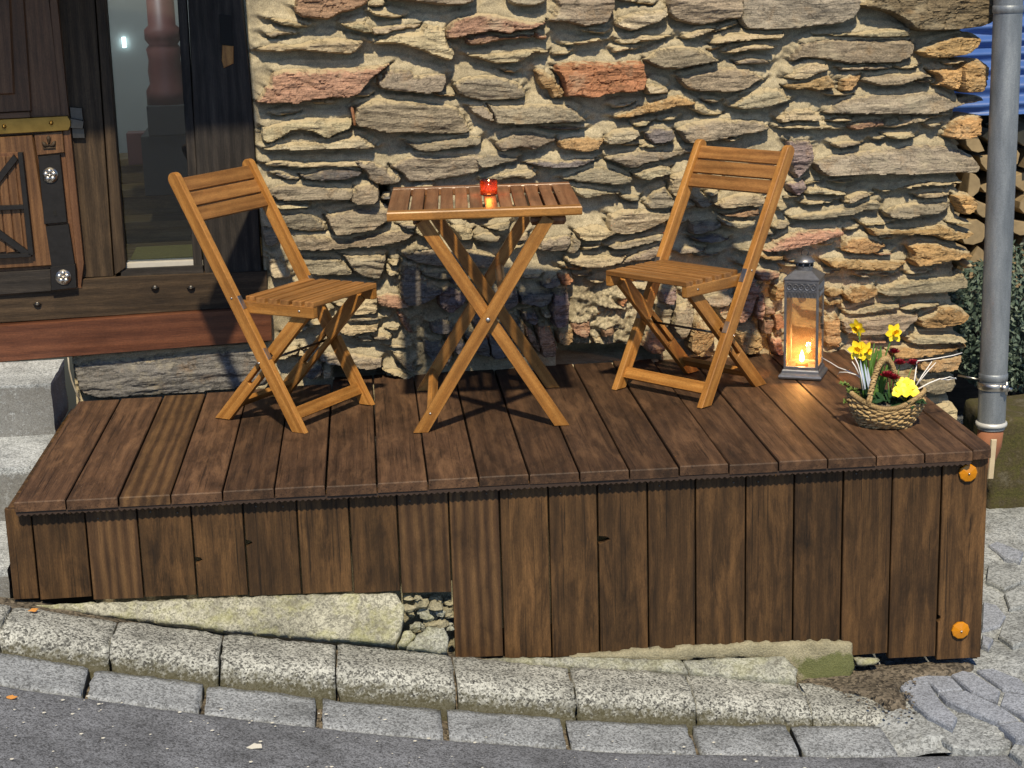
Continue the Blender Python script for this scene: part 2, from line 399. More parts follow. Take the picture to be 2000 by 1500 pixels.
def green_concrete():
    m, nt, b = new_mat('green_stained_concrete'); T = NT(nt); v, oi = T.objvec()
    n = T.noise(v, 15, 7, .72); f = T.noise(v, 190, 4, .7); at = T.n('ShaderNodeAttribute', attribute_name='moss_and_shade')
    c = T.mix(1.0, T.ramp(n, [(.3, (.22, .205, .14)), (.6, (.36, .335, .235))]), T.ramp(f, [(.3, .6), (.7, 1.25)]), 'MULTIPLY')
    k = T.math('ADD', at.outputs['Fac'], T.math('MULTIPLY', T.math('SUBTRACT', n, .5), 1.8))
    c = T.mix(T.math('MULTIPLY', T.ramp(k, [(.40, 0), (.62, 1)]), .85), c, T.mix(f, (.045, .06, .012), (.14, .165, .045)))
    T.l(c, b.inputs['Base Color']); b.inputs['Roughness'].default_value = .92; T.bump(f, .8, .007, b); return m
M_GREENCONC = green_concrete()
def zinc():
    m, nt, b = new_mat('weathered_zinc'); T = NT(nt); v, oi = T.objvec()
    n = T.noise(T.mapping(v, (6, 6, 1.2)), 3, 5, .65); f = T.noise(v, 240, 3, .7)
    c = T.ramp(n, [(.3, (.16, .185, .215)), (.55, (.27, .30, .335)), (.75, (.38, .41, .44))])
    c = T.mix(1.0, c, T.ramp(f, [(.3, .8), (.7, 1.15)]), 'MULTIPLY')
    T.l(c, b.inputs['Base Color']); b.inputs['Metallic'].default_value = .55; b.inputs['Roughness'].default_value = .5; T.bump(f, .3, .002, b); return m
M_ZINC = zinc()
def thin_glass(name, tint=(1, 1, 1), gloss=.12, rough=.03):
    m, nt, b = new_mat(name); T = NT(nt); nt.nodes.remove(b)
    out = nt.nodes['Material Output']
    tr = T.n('ShaderNodeBsdfTransparent'); tr.inputs[0].default_value = (*tint, 1)
    gl = T.n('ShaderNodeBsdfGlossy'); gl.inputs['Roughness'].default_value = rough
    fr = T.n('ShaderNodeFresnel'); fr.inputs[0].default_value = 1.5
    mx = T.n('ShaderNodeMixShader'); T.l(T.math('MAXIMUM', fr.outputs[0], gloss*.5), mx.inputs[0]); T.l(tr.outputs[0], mx.inputs[1]); T.l(gl.outputs[0], mx.inputs[2])
    T.l(mx.outputs[0], out.inputs[0]); return m
M_PANE = thin_glass('window_glass', (.96, .98, .97), .05)
M_LGLASS = thin_glass('lantern_glass', (1, .93, .82), .14)
_t = NT(M_LGLASS.node_tree); _o = M_LGLASS.node_tree.nodes['Material Output']; _old = _o.inputs[0].links[0].from_socket
_d = _t.n('ShaderNodeBsdfTranslucent'); _d.inputs[0].default_value = (.75, .55, .32, 1); _d2 = _t.n('ShaderNodeBsdfDiffuse'); _d2.inputs[0].default_value = (.6, .45, .28, 1)
_m = _t.n('ShaderNodeMixShader'); _m.inputs[0].default_value = .5; _t.l(_d.outputs[0], _m.inputs[1]); _t.l(_d2.outputs[0], _m.inputs[2])
_x = _t.n('ShaderNodeMixShader'); _x.inputs[0].default_value = .09; _t.l(_old, _x.inputs[1]); _t.l(_m.outputs[0], _x.inputs[2]); _t.l(_x.outputs[0], _o.inputs[0])
M_REDGLASS = thin_glass('red_glass', (1, .62, .40), .06)
_t = NT(M_REDGLASS.node_tree); _o = M_REDGLASS.node_tree.nodes['Material Output']; _old = _o.inputs[0].links[0].from_socket
_d = _t.n('ShaderNodeBsdfTranslucent'); _d.inputs[0].default_value = (.75, .13, .04, 1)
_x = _t.n('ShaderNodeMixShader'); _x.inputs[0].default_value = .07; _t.l(_old, _x.inputs[1]); _t.l(_d.outputs[0], _x.inputs[2]); _t.l(_x.outputs[0], _o.inputs[0])
M_AMBER = plain('amber_reflector', (.52, .20, .004), .12, 0, .12, 30)
M_FLAME = plain('candle_flame', (1, .6, .2), .5, 0, emit=((1, .62, .22), 38))
M_WAX = plain('red_wax', (.45, .05, .015), .5, 0, emit=((1, .25, .05), .25))
M_LIT = plain('lit_panel', (.8, .95, 1), .5, 0, emit=((.75, .95, 1), 3))
# ------------------------------------------------------------------ the slate wall
# each stone: survey sheet, colour, relief in mm, outline (5x enlarged photo sheets)
SHEET = dict(A=(470, 0), B=(840, 0), C=(1200, 0), D=(1560, 0), E=(470, 260), F=(840, 260), G=(1200, 260), H=(1560, 260),
             I=(470, 500), J=(840, 500), K=(1200, 500), L=(1560, 520))
STONES = '''
A r 36 560,-150 1230,-150 1230,0 1220,50 1090,100 960,130 850,190 700,170 620,170 540,110
A t 30 220,180 430,180 620,215 680,245 600,260 420,250 330,215
A g 18 245,320 330,290 430,300 560,330 380,345 320,370 250,350
A t 42 120,490 200,430 350,400 560,425 720,375 900,360 1150,370 1190,420 1090,520 900,515 700,500 560,490 400,505 190,500
A r 48 330,690 480,660 700,670 1000,650 1300,640 1460,620 1400,690 1280,760 1150,920 1040,960 880,950 740,970 600,990 560,1020 460,1000 300,1010 140,990 220,880 290,790
A t 30 1250,110 1410,100 1600,150 1500,175 1390,165 1290,140
A g 55 1420,-160 2300,-160 2290,0 2200,40 2050,45 1900,40 1700,15 1420,5
A t 40 1280,430 1400,340 1560,290 1750,300 1800,220 2000,260 2000,380 2080,480 2090,520 2050,590 1950,570 1900,545 1750,490 1600,440 1450,430
A t 32 980,230 1100,215 1200,200 1260,250 1290,310 1220,320 1100,290 1010,260
A t 26 1270,250 1450,230 1650,215 1780,225 1720,280 1560,290 1400,330 1300,330
A g 34 1330,830 1350,780 1440,660 1640,660 1720,720 1880,690 1980,700 2010,790 1960,890 1850,915 1700,900 1500,885 1420,870
A g 48 1130,1090 1150,1010 1300,960 1600,960 1900,990 2050,1000 2130,1060 2190,1160 2240,1290 2100,1310 1900,1300 1600,1290 1380,1295 1270,1250 1160,1250 1110,1180
A t 40 220,1210 400,1170 640,1120 800,1140 1080,1130 1080,1250 900,1320 830,1360 700,1290 540,1270 350,1370 270,1400 210,1330
A t 44 215,1440 400,1380 600,1370 830,1370 1000,1330 1150,1300 1280,1390 1330,1450 1150,1450 900,1455 600,1470 230,1465
A g 32 1610,1370 1800,1370 2000,1340 2200,1310 2340,1310 2340,1420 2200,1430 2000,1460 1850,1480 1720,1460 1650,1420
B g 30 760,-120 1130,-120 1130,10 1000,60 860,50 770,10
B r 46 160,370 200,220 290,150 480,125 700,140 900,190 1080,210 1140,200 1100,240 960,300 840,300 780,340 620,305 520,320 360,350 280,370
B r 32 360,350 520,310 620,310 780,355 840,320 1030,330 1000,370 820,380 620,400 520,430 370,430
B r 28 1040,310 1130,330 1135,380 1040,370
B t 34 350,540 430,510 600,510 800,490 1000,470 1150,490 1150,520 1000,520 930,570 820,610 660,610 520,580
B g 50 1160,200 1250,90 1270,-120 1780,-120 1800,70 1760,150 1720,230 1600,240 1500,260 1380,220 1200,210
B t 24 1300,420 1500,400 1600,370 1740,390 1700,400 1500,425 1350,435
B g 32 240,820 300,760 430,730 600,720 780,760 870,810 930,900 900,960 700,970 480,975 360,950 270,900
B o 28 1030,680 1080,640 1200,740 1300,870 1280,950 1180,950 1160,870 1100,870 1060,800
B R 48 1240,640 1330,600 1560,590 1780,600 2000,580 2070,590 2110,760 2080,880 1950,900 1850,890 1780,910 1600,950 1480,930 1330,940 1310,860 1300,760 1230,700
B g 32 380,1030 500,1000 560,1030 600,1080 630,1180 560,1180 460,1130 400,1080
B g 44 540,1010 800,1020 1000,1000 1340,1010 1450,1100 1520,1180 1350,1190 1100,1200 900,1210 640,1210 620,1120 580,1050
B d 22 1040,1235 1300,1220 1530,1240 1400,1270 1150,1260
B g 38 640,1400 720,1330 850,1280 1050,1290 1220,1330 1230,1380 1100,1420 1020,1470 900,1440 800,1450 700,1480
F o 34 1250,80 1350,20 1550,20 1700,40 1650,150 1550,180 1400,170 1280,140
C t 34 -100,1370 -60,1290 60,1230 200,1240 250,1310 230,1340 100,1400 -40,1420
C o 38 0,1130 150,1050 400,960 600,910 720,950 800,1010 750,1030 560,1060 380,1100 200,1140 30,1150
C t 20 0,470 150,450 260,470 120,490 0,510
C t 42 20,240 60,150 200,100 400,80 520,60 525,160 400,230 180,300 90,270
C t 28 10,380 120,350 280,320 370,330 440,340 540,330 560,360 420,390 300,400 180,420 80,430
C g 42 540,60 560,-120 1250,-120 1240,80 1220,180 1100,190 980,220 850,250 750,230 600,190 550,140
C s 40 1240,210 1250,60 1260,-120 2350,-120 2400,40 2320,180 2200,230 1900,260 1700,290 1480,290 1300,280
C t 28 660,350 800,280 930,260 990,290 850,350 720,375
C t 24 980,300 1080,250 1180,225 1200,250 1100,280 1000,310
C t 38 950,420 1000,360 1100,320 1250,300 1500,310 1660,300 1650,380 1400,390 1150,410 1020,430
C t 32 1060,510 1150,450 1300,420 1480,425 1570,470 1480,490 1300,490 1150,520
C g 48 300,580 420,480 560,440 780,450 900,490 1030,590 950,610 800,640 620,670 440,660 360,620
C g 24 1180,590 1300,560 1450,570 1540,610 1400,620 1220,630
C g 42 630,740 800,690 950,660 1100,640 1300,650 1420,720 1490,780 1400,800 1250,880 1120,900 960,890 820,890 730,870 650,800
C t 32 300,850 330,800 480,820 540,890 480,910 330,920
C t 42 1130,1040 1200,970 1300,890 1500,850 1620,850 1690,940 1730,970 1650,1010 1480,1050 1300,1065 1200,1050
D o 34 -150,840 -80,780 80,770 180,740 280,700 360,850 250,870 150,885 100,860 -20,880
D t 26 -120,740 0,640 150,590 280,610 290,680 180,730 70,765 -60,775
C t 18 740,1050 830,1000 950,1060 1080,1100 950,1130 800,1100
C t 22 170,1200 280,1160 390,1180 320,1220 230,1240
C g 44 620,1260 700,1210 900,1160 1100,1150 1420,1160 1520,1240 1450,1290 1250,1320 1050,1360 900,1380 720,1400 660,1310
C d 30 310,1290 430,1220 560,1260 590,1330 530,1380 380,1400 320,1350
C t 26 240,1430 330,1390 480,1400 580,1380 500,1420 350,1440
C t 38 1600,1140 1700,1070 1900,1040 2010,1110 2000,1190 1800,1180 1650,1200
C t 30 1560,1250 1750,1220 2000,1210 2150,1220 2300,1250 2100,1260 1800,1260
C t 24 1090,1360 1160,1340 1250,1350 1150,1385
H p 36 -100,60 60,30 130,80 130,260 80,360 -20,450 -60,330 -80,180
D b 66 580,40 700,20 760,-120 1920,-120 1925,190 1850,220 1740,270 1500,290 1250,300 1110,280 1060,210 960,150 800,100 650,80
D s 40 -50,600 -30,520 60,400 300,360 600,370 900,370 1090,370 1130,450 1080,560 960,610 750,610 520,620 330,590 120,560
D t 24 150,345 350,310 600,300 850,270 1060,260 1100,350 800,360 500,355
D o 46 1180,490 1280,420 1400,360 1560,320 1700,330 1770,360 1740,460 1640,530 1450,560 1300,560 1220,530
D t 34 1440,600 1600,580 1620,600 1540,625 1450,630
D O 54 1600,660 1640,600 1760,580 1840,620 1820,780 1770,900 1640,900 1590,860
D O 46 1270,690 1400,660 1580,640 1590,700 1560,840 1520,880 1430,840 1330,830 1390,760
D g 28 390,660 550,650 820,630 950,670 800,675 600,680 450,690
D g 36 620,790 680,720 900,700 1140,710 1200,690 1300,750 1120,780 1000,830 800,830
D o 26 440,760 510,710 620,710 580,800 500,890 420,880
D s 46 260,1110 350,1030 480,960 700,920 950,910 1250,880 1400,900 1550,980 1700,940 1820,960 1820,990 1650,1020 1450,1080 1300,1120 1000,1110 800,1110 500,1110
D t 28 270,930 400,910 580,915 450,935
D t 26 270,1180 400,1140 500,1150 490,1180 350,1190
D r 30 510,1200 650,1160 810,1160 840,1230 700,1240 560,1270 500,1240
D t 30 830,1230 1000,1180 1010,1140 1250,1130 1520,1130 1300,1160 1180,1200 1050,1220 920,1245
D O 54 1450,1330 1480,1270 1530,1180 1640,1130 1800,1140 1760,1200 1760,1310 1680,1350 1520,1355
D t 30 820,1310 950,1290 1080,1290 1150,1320 1060,1350 920,1350
D g 30 330,1400 450,1380 640,1380 620,1400 450,1440 370,1430
H s 52 150,290 240,240 450,190 800,160 1050,130 1100,100 1480,110 1620,190 1740,250 1770,330 1720,390 1500,390 1200,400 800,400 500,410 330,420 230,400
H t 22 60,480 220,460 200,480 80,495
H t 26 330,470 540,450 520,475 380,490
H t 38 760,550 1000,540 1100,500 1300,480 1450,490 1560,470 1620,490 1400,520 1200,520 1050,545 880,570
H t 32 80,560 120,520 300,530 440,560 470,590 420,610 250,600 90,600
H t 24 10,680 60,640 250,660 430,640 300,680 120,700
H t 26 470,600 560,560 660,560 740,600 600,640 520,680 440,670
H g 40 -80,800 60,770 300,750 480,700 600,680 700,640 790,660 800,720 760,760 650,760 520,800 300,830 100,850 -60,840
H g 36 830,770 920,710 1150,670 1400,650 1500,690 1440,740 1360,790 1200,800 1050,830 900,830
H g 28 1150,600 1280,570 1450,570 1510,590 1380,620 1200,630
H O 52 1520,620 1600,580 1700,610 1720,680 1690,760 1600,790 1560,700
H t 38 1450,870 1560,840 1690,860 1620,890 1500,885
H t 28 570,850 700,880 980,855 800,900 640,905
H o 44 700,960 680,920 1000,920 1300,900 1400,880 1500,920 1690,950 1700,980 1600,1030 1450,1050 1330,1010 1200,990 1000,1000 850,990 740,1010
H P 40 -350,1150 -200,1020 -50,950 380,910 440,960 430,1010 300,1040 150,1090 0,1110 -150,1150
H o 32 440,1150 470,1050 560,1000 700,1010 850,1090 700,1180 550,1170
H r 26 700,1170 850,1150 910,1170 880,1190 740,1190
H o 48 1080,1100 1200,1050 1350,1060 1480,1100 1650,1150 1710,1180 1650,1210 1500,1240 1350,1270 1150,1300 1100,1240 1130,1170
H o 40 230,1230 450,1220 800,1220 1000,1230 1060,1250 980,1290 900,1340 700,1330 450,1320 310,1310
H t 36 1620,1280 1670,1260 1700,1300 1650,1320
H t 28 1050,1350 1200,1330 1330,1350 1200,1370 1080,1380
L g 50 760,240 850,180 1000,130 1300,100 1500,100 1600,50 1660,150 1620,210 1470,240 1250,260 1000,280 860,290
L t 24 710,80 850,60 960,70 920,90 780,95
L o 38 460,260 560,180 700,170 750,200 740,280 620,340 520,350 460,310
L o 28 280,230 350,190 440,220 420,270 300,300
L o 26 270,340 350,310 440,330 400,370 290,380
L t 32 440,420 560,390 760,350 960,350 960,400 800,430 640,460 470,470
L t 34 980,400 1150,360 1390,360 1330,390 1150,410 1010,420
L g 42 430,500 800,450 1000,420 1150,450 1160,510 1060,580 1000,640 850,660 640,670 450,660
L o 50 1180,500 1300,450 1420,380 1520,380 1620,430 1640,480 1560,560 1400,590 1250,600 1180,580
L t 46 1060,740 1080,700 1150,650 1500,640 1610,690 1600,730 1400,745 1150,760
L o 42 840,800 960,770 1250,770 1500,750 1610,740 1620,790 1500,820 1350,860 1150,880 940,890
L o 42 1170,920 1400,880 1590,850 1560,950 1520,1010 1300,1030 1170,1010
L g 40 1150,1100 1350,1060 1530,1070 1540,1160 1480,1220 1320,1240 1180,1200
L t 44 1270,1350 1450,1330 1540,1370 1520,1500 1480,1620 1300,1600
L o 30 250,780 260,490 390,450 400,780
L r 30 560,720 700,690 850,700 830,750 640,760
L o 36 500,860 700,790 860,800 900,880 800,960 600,960
L o 36 860,1010 1150,990 1130,1090 900,1110
L t 36 640,1000 820,990 840,1100 660,1110
E t 38 220,290 350,250 600,270 850,260 1100,250 1300,260 1200,330 900,330 650,340 500,330 280,330
E d 34 580,400 700,370 850,330 1100,330 1200,370 1150,420 1000,460 750,460 620,440
E g 30 1100,260 1280,250 1400,320 1560,430 1540,490 1350,510 1250,450 1250,400 1150,330
E g 34 1450,330 1600,220 1720,190 1900,200 2100,200 2340,190 2400,250 2380,330 2300,390 2150,420 1990,440 1800,470 1650,470 1600,400
E g 38 250,520 450,480 800,500 1080,530 1100,600 1050,650 800,650 600,660 400,660 280,610
E g 44 1090,570 1160,490 1280,490 1340,560 1340,640 1280,690 1150,690 1080,660
E t 30 330,700 500,680 660,680 680,720 560,740 380,740
E g 26 380,770 600,750 720,780 800,870 850,950 650,960 450,930 400,840
E g 46 830,790 1000,730 1200,700 1400,720 1470,790 1450,860 1380,890 1290,950 1050,980 940,990 890,920
E g 44 490,1000 700,980 900,1010 1050,1030 1250,970 1500,940 1650,950 1720,990 1650,1030 1450,1090 1300,1110 1040,1120 800,1140 560,1140
E g 38 580,1200 750,1190 900,1190 1020,1250 1080,1320 1080,1390 900,1380 750,1390 660,1370 620,1300
E g 40 950,1180 1150,1180 1350,1170 1420,1200 1390,1350 1350,1420 1200,1400 1100,1340 1040,1240
E d 22 1400,590 1460,590 1450,650 1390,640
E t 32 1710,930 1800,880 1900,980 1910,1040 1800,1030 1730,990
E d 28 1540,890 1640,870 1730,880 1690,930 1600,920
E g 32 200,880 330,900 380,1050 300,1110 240,1080
E t 34 260,1180 380,1190 450,1300 500,1400 300,1420
F t 34 480,450 620,390 800,370 980,340 1040,410 960,450 820,430 680,460 560,465
F d 34 930,290 1050,250 1250,260 1450,240 1680,240 1500,310 1300,340 1100,330 980,310
F g 30 440,240 560,180 720,190 860,230 850,270 700,300 520,340 470,310
G g 36 -90,240 60,180 300,150 600,150 800,140 780,200 600,230 500,260 300,290 200,340 100,320 0,280
F g 40 1290,440 1400,380 1550,320 1700,310 1850,360 1970,420 1960,480 1800,500 1500,480 1330,460
G t 44 190,390 300,320 450,290 540,330 550,400 450,420 330,460 230,430
F t 28 1370,520 1550,510 1750,550 1900,590 1800,600 1650,610 1520,640 1440,600
G g 28 60,620 120,590 240,610 230,650 150,660
G t 34 -50,800 100,720 350,730 560,720 600,800 480,870 300,950 100,990 -50,960
G g 36 300,680 380,560 480,510 560,600 600,700 480,730 350,740
F g 34 1090,1030 1200,1010 1370,990 1370,1080 1320,1150 1150,1150 1050,1140
F g 32 1330,1170 1410,980 1480,1040 1450,1130 1400,1170
F t 34 1420,940 1600,880 1800,930 1800,980 1680,1040 1500,1050 1440,1000
F t 24 1490,1100 1660,1080 1670,1110 1500,1140
G g 34 -120,1100 50,1050 300,1000 480,980 480,1050 300,1090 50,1130
F t 54 1330,1200 1600,1190 1880,1190 1950,1180 1840,1270 1640,1300 1550,1310 1400,1290 1330,1260
F t 30 210,900 330,880 420,960 400,1040 300,1040
F g 34 540,920 700,880 790,870 740,950 620,940
F g 32 430,1000 560,960 690,1000 650,1060 560,1070 440,1050
F t 30 800,1100 940,1060 900,1120 780,1140
F g 30 830,1000 950,960 950,1040 850,1060
F g 34 -280,1200 -100,1110 340,1110 600,1170 640,1210 600,1310 350,1320 100,1310 -150,1270
F g 24 -100,1340 350,1350 480,1360 420,1430 100,1430 -60,1400
I t 28 1430,130 1520,140 1540,180 1450,190
I t 28 1480,20 1550,40 1520,100 1460,80
I d 44 1600,90 1700,60 1830,240 1980,320 1900,400 1750,470 1620,480 1560,350
I r 30 1330,380 1500,340 1640,420 1650,490 1500,510 1350,480
I t 34 1020,480 1200,410 1330,400 1340,500 1320,560 1150,570 1010,560
I g 26 980,620 1150,590 1380,600 1440,610 1300,630 1100,640
I t 40 930,690 1100,650 1330,660 1330,730 1200,750 1060,780 960,740
I g 30 1290,780 1380,750 1480,780 1420,820 1310,810
I g 36 800,930 1000,930 1250,960 1380,980 1370,1080 1250,1110 1100,1080 900,1070 780,1040
I g 34 1490,960 1560,940 1650,1020 1720,1100 1650,1130 1560,1050
I t 34 1380,1120 1500,1100 1650,1150 1720,1200 1650,1220 1450,1150
I r 30 1520,530 1600,530 1650,650 1680,760 1600,720
I t 30 360,960 450,890 550,880 560,950 440,1000 350,1010
I d 34 620,1050 780,1040 800,1150 700,1200 600,1150
I t 30 100,1280 230,1180 300,1230 200,1320
I t 30 800,1090 890,1090 880,1180 810,1190
I d 40 -1640,1010 -900,960 -200,890 260,880 270,1240 0,1290 -700,1350 -1550,1390
J p 50 1210,330 1330,320 1350,400 1350,560 1330,670 1220,690 1190,560
J r 54 1040,660 1100,640 1190,720 1220,850 1220,960 1100,980 1060,850
J t 30 1090,540 1120,510 1170,540 1160,590 1110,600
J d 40 880,350 1080,320 1190,330 1170,460 1080,500 1000,480 880,470
J d 36 1100,250 1160,190 1250,200 1260,280 1180,310 1110,300
J R 32 1260,180 1350,160 1400,250 1330,290 1270,270
J d 46 900,540 1010,500 1060,620 1000,680 920,620
J r 48 920,640 1000,690 1060,850 1060,960 990,880 930,760
J o 40 1240,720 1380,690 1390,820 1330,870 1250,850
J r 34 1400,640 1550,610 1560,740 1510,810 1400,740
J R 24 1860,400 1930,420 1890,500 1840,470
J r 26 1670,690 1780,680 1800,740 1700,800
J t 24 1590,780 1660,790 1660,840 1600,840
J p 44 80,350 200,260 360,330 330,450 200,560 100,500
J d 36 190,180 330,190 340,260 230,280
J d 44 430,480 520,510 540,700 440,700 420,600
J d 46 560,750 700,740 780,900 700,1000 600,990
J d 46 330,780 430,700 540,750 600,980 450,960
J d 44 150,780 250,720 330,800 400,1000 250,950
J d 44 0,640 150,600 260,700 150,760 20,740
J d 44 620,640 800,560 900,640 920,760 840,880 700,720
J d 36 540,300 780,280 850,340 850,470 700,540 560,440
J d 36 -60,800 100,800 220,950 160,1080 -20,1000
K p 42 460,330 600,290 610,400 560,470 470,460
K g 46 600,500 720,420 780,560 700,760 640,820 560,700
K g 40 430,480 560,490 540,640 490,700 440,600
K r 50 300,880 350,720 430,760 490,850 470,930 360,950
K o 50 720,800 800,560 870,660 1000,700 960,820 840,990 740,920
K g 40 870,400 1100,340 1180,400 1100,470 1000,500 920,480
K t 32 1000,500 1080,460 1150,560 1120,640 1030,600
K P 42 1220,280 1360,180 1420,330 1350,480 1320,560 1270,640 1190,640
K P 34 1330,130 1480,110 1640,150 1560,220 1440,240 1370,180
K P 38 1380,380 1450,350 1460,500 1440,640 1370,600
K o 42 1200,720 1330,700 1430,760 1440,900 1350,960 1230,930
K o 36 1560,260 1650,240 1650,420 1560,440
K R 36 1560,580 1640,560 1640,700 1560,720
K P 36 1530,800 1620,760 1640,960 1560,960
K r 32 1460,480 1550,460 1560,560 1470,580
K r 32 1450,600 1550,600 1530,760 1450,760
G t 38 960,700 1100,600 1300,560 1450,600 1480,680 1400,720 1250,720 1080,740
G r 34 1060,790 1250,740 1390,720 1400,800 1250,820 1100,810
G t 34 1000,830 1200,830 1380,820 1350,900 1200,930 1080,900
G g 32 780,640 900,620 950,680 850,740
G g 34 760,860 1000,830 1050,920 800,990 750,960
G d 34 750,1000 1000,960 1150,1030 1000,1070 800,1060
G g 32 560,1130 760,1090 900,1110 860,1160 650,1180
G t 32 540,540 560,400 720,330 740,420 620,640 560,600
G t 30 1580,700 1640,640 1680,720 1600,760
G g 34 1530,900 1620,820 1720,880 1640,940 1560,930
G p 34 1700,480 1850,430 1860,540 1800,620 1720,560
G t 30 900,560 1000,530 1020,580 920,620
G g 32 0,1270 200,1160 480,1050 480,1150 350,1240 150,1250 0,1300
G o 34 1390,1180 1640,1170 1650,1230 1480,1240
'''
HOLES = [[(650, 716), (745, 716), (760, 745), (655, 750)], [(1090, 672), (1235, 672), (1290, 690), (1290, 712), (1090, 722)],
         [(742, 362), (762, 362), (762, 405), (745, 395)], [(1540, 130), (1541, 130), (1541, 131)]]
RUBBLE = [(1120, 555), (1245, 552), (1250, 690), (1090, 690), (1120, 620)]
RGB = dict(g=(.235, .20, .15), t=(.36, .305, .205), r=(.27, .165, .11), R=(.34, .165, .085), o=(.31, .205, .10), O=(.42, .27, .13),
           d=(.13, .12, .115), p=(.22, .165, .165), P=(.37, .22, .155), s=(.25, .212, .16), b=(.17, .135, .085))

rng = random.Random(5)
def chaikin(P):
    out = []
    for i in range(len(P)):
        a, b = P[i], P[(i+1) % len(P)]
        out += [(a[0]*.82+b[0]*.18, a[1]*.82+b[1]*.18), (a[0]*.18+b[0]*.82, a[1]*.18+b[1]*.82)]
    return out
def refine(P, seed, step=.006, amp=.0024, soft=True):
    P = chaikin(P) if soft else P; Q = []
    for i in range(len(P)):
        a = np.array(P[i]); b = np.array(P[(i+1) % len(P)]); L = np.hypot(*(b-a)); k = max(1, int(L/step))
        for j in range(k): Q.append(a+(b-a)*j/k)
    Q = np.array(Q); t = np.roll(Q, -1, 0)-np.roll(Q, 1, 0); n = np.stack([-t[:, 1], t[:, 0]], 1); n /= (np.linalg.norm(n, axis=1)[:, None]+1e-9)
    j = fbm(Q[:, 0]*75+seed*3.1, Q[:, 1]*75, seed, 3)*amp*1.7
    return Q+n*j[:, None]
def sdist(X, Z, Q):
    """signed distance (inside +) to the outline, the nearest point and whether the nearest edge faces up"""
    A = Q; B = np.roll(Q, -1, 0); D = B-A; L2 = (D**2).sum(1)+1e-12
    px = X[:, None]-A[None, :, 0]; pz = Z[:, None]-A[None, :, 1]
    t = np.clip((px*D[None, :, 0]+pz*D[None, :, 1])/L2[None], 0, 1)
    dx = px-t*D[None, :, 0]; dz = pz-t*D[None, :, 1]; d2 = dx*dx+dz*dz
    k = d2.argmin(1); r = np.arange(len(X)); d = np.sqrt(d2[r, k])
    near = np.stack([X-dx[r, k], Z-dz[r, k]], 1)
    cond = ((A[None, :, 1] > Z[:, None]) != (B[None, :, 1] > Z[:, None]))
    xs = A[None, :, 0]+(Z[:, None]-A[None, :, 1])/(D[None, :, 1]+1e-12)*D[None, :, 0]
    ins = (np.logical_and(cond, X[:, None] < xs).sum(1) % 2) == 1
    vx = near[:, 0]-X; vz = near[:, 1]-Z; l = np.sqrt(vx*vx+vz*vz)+1e-9
    up = vz/l*np.where(ins, 1, -1)
    return np.where(ins, d, -d), near, up

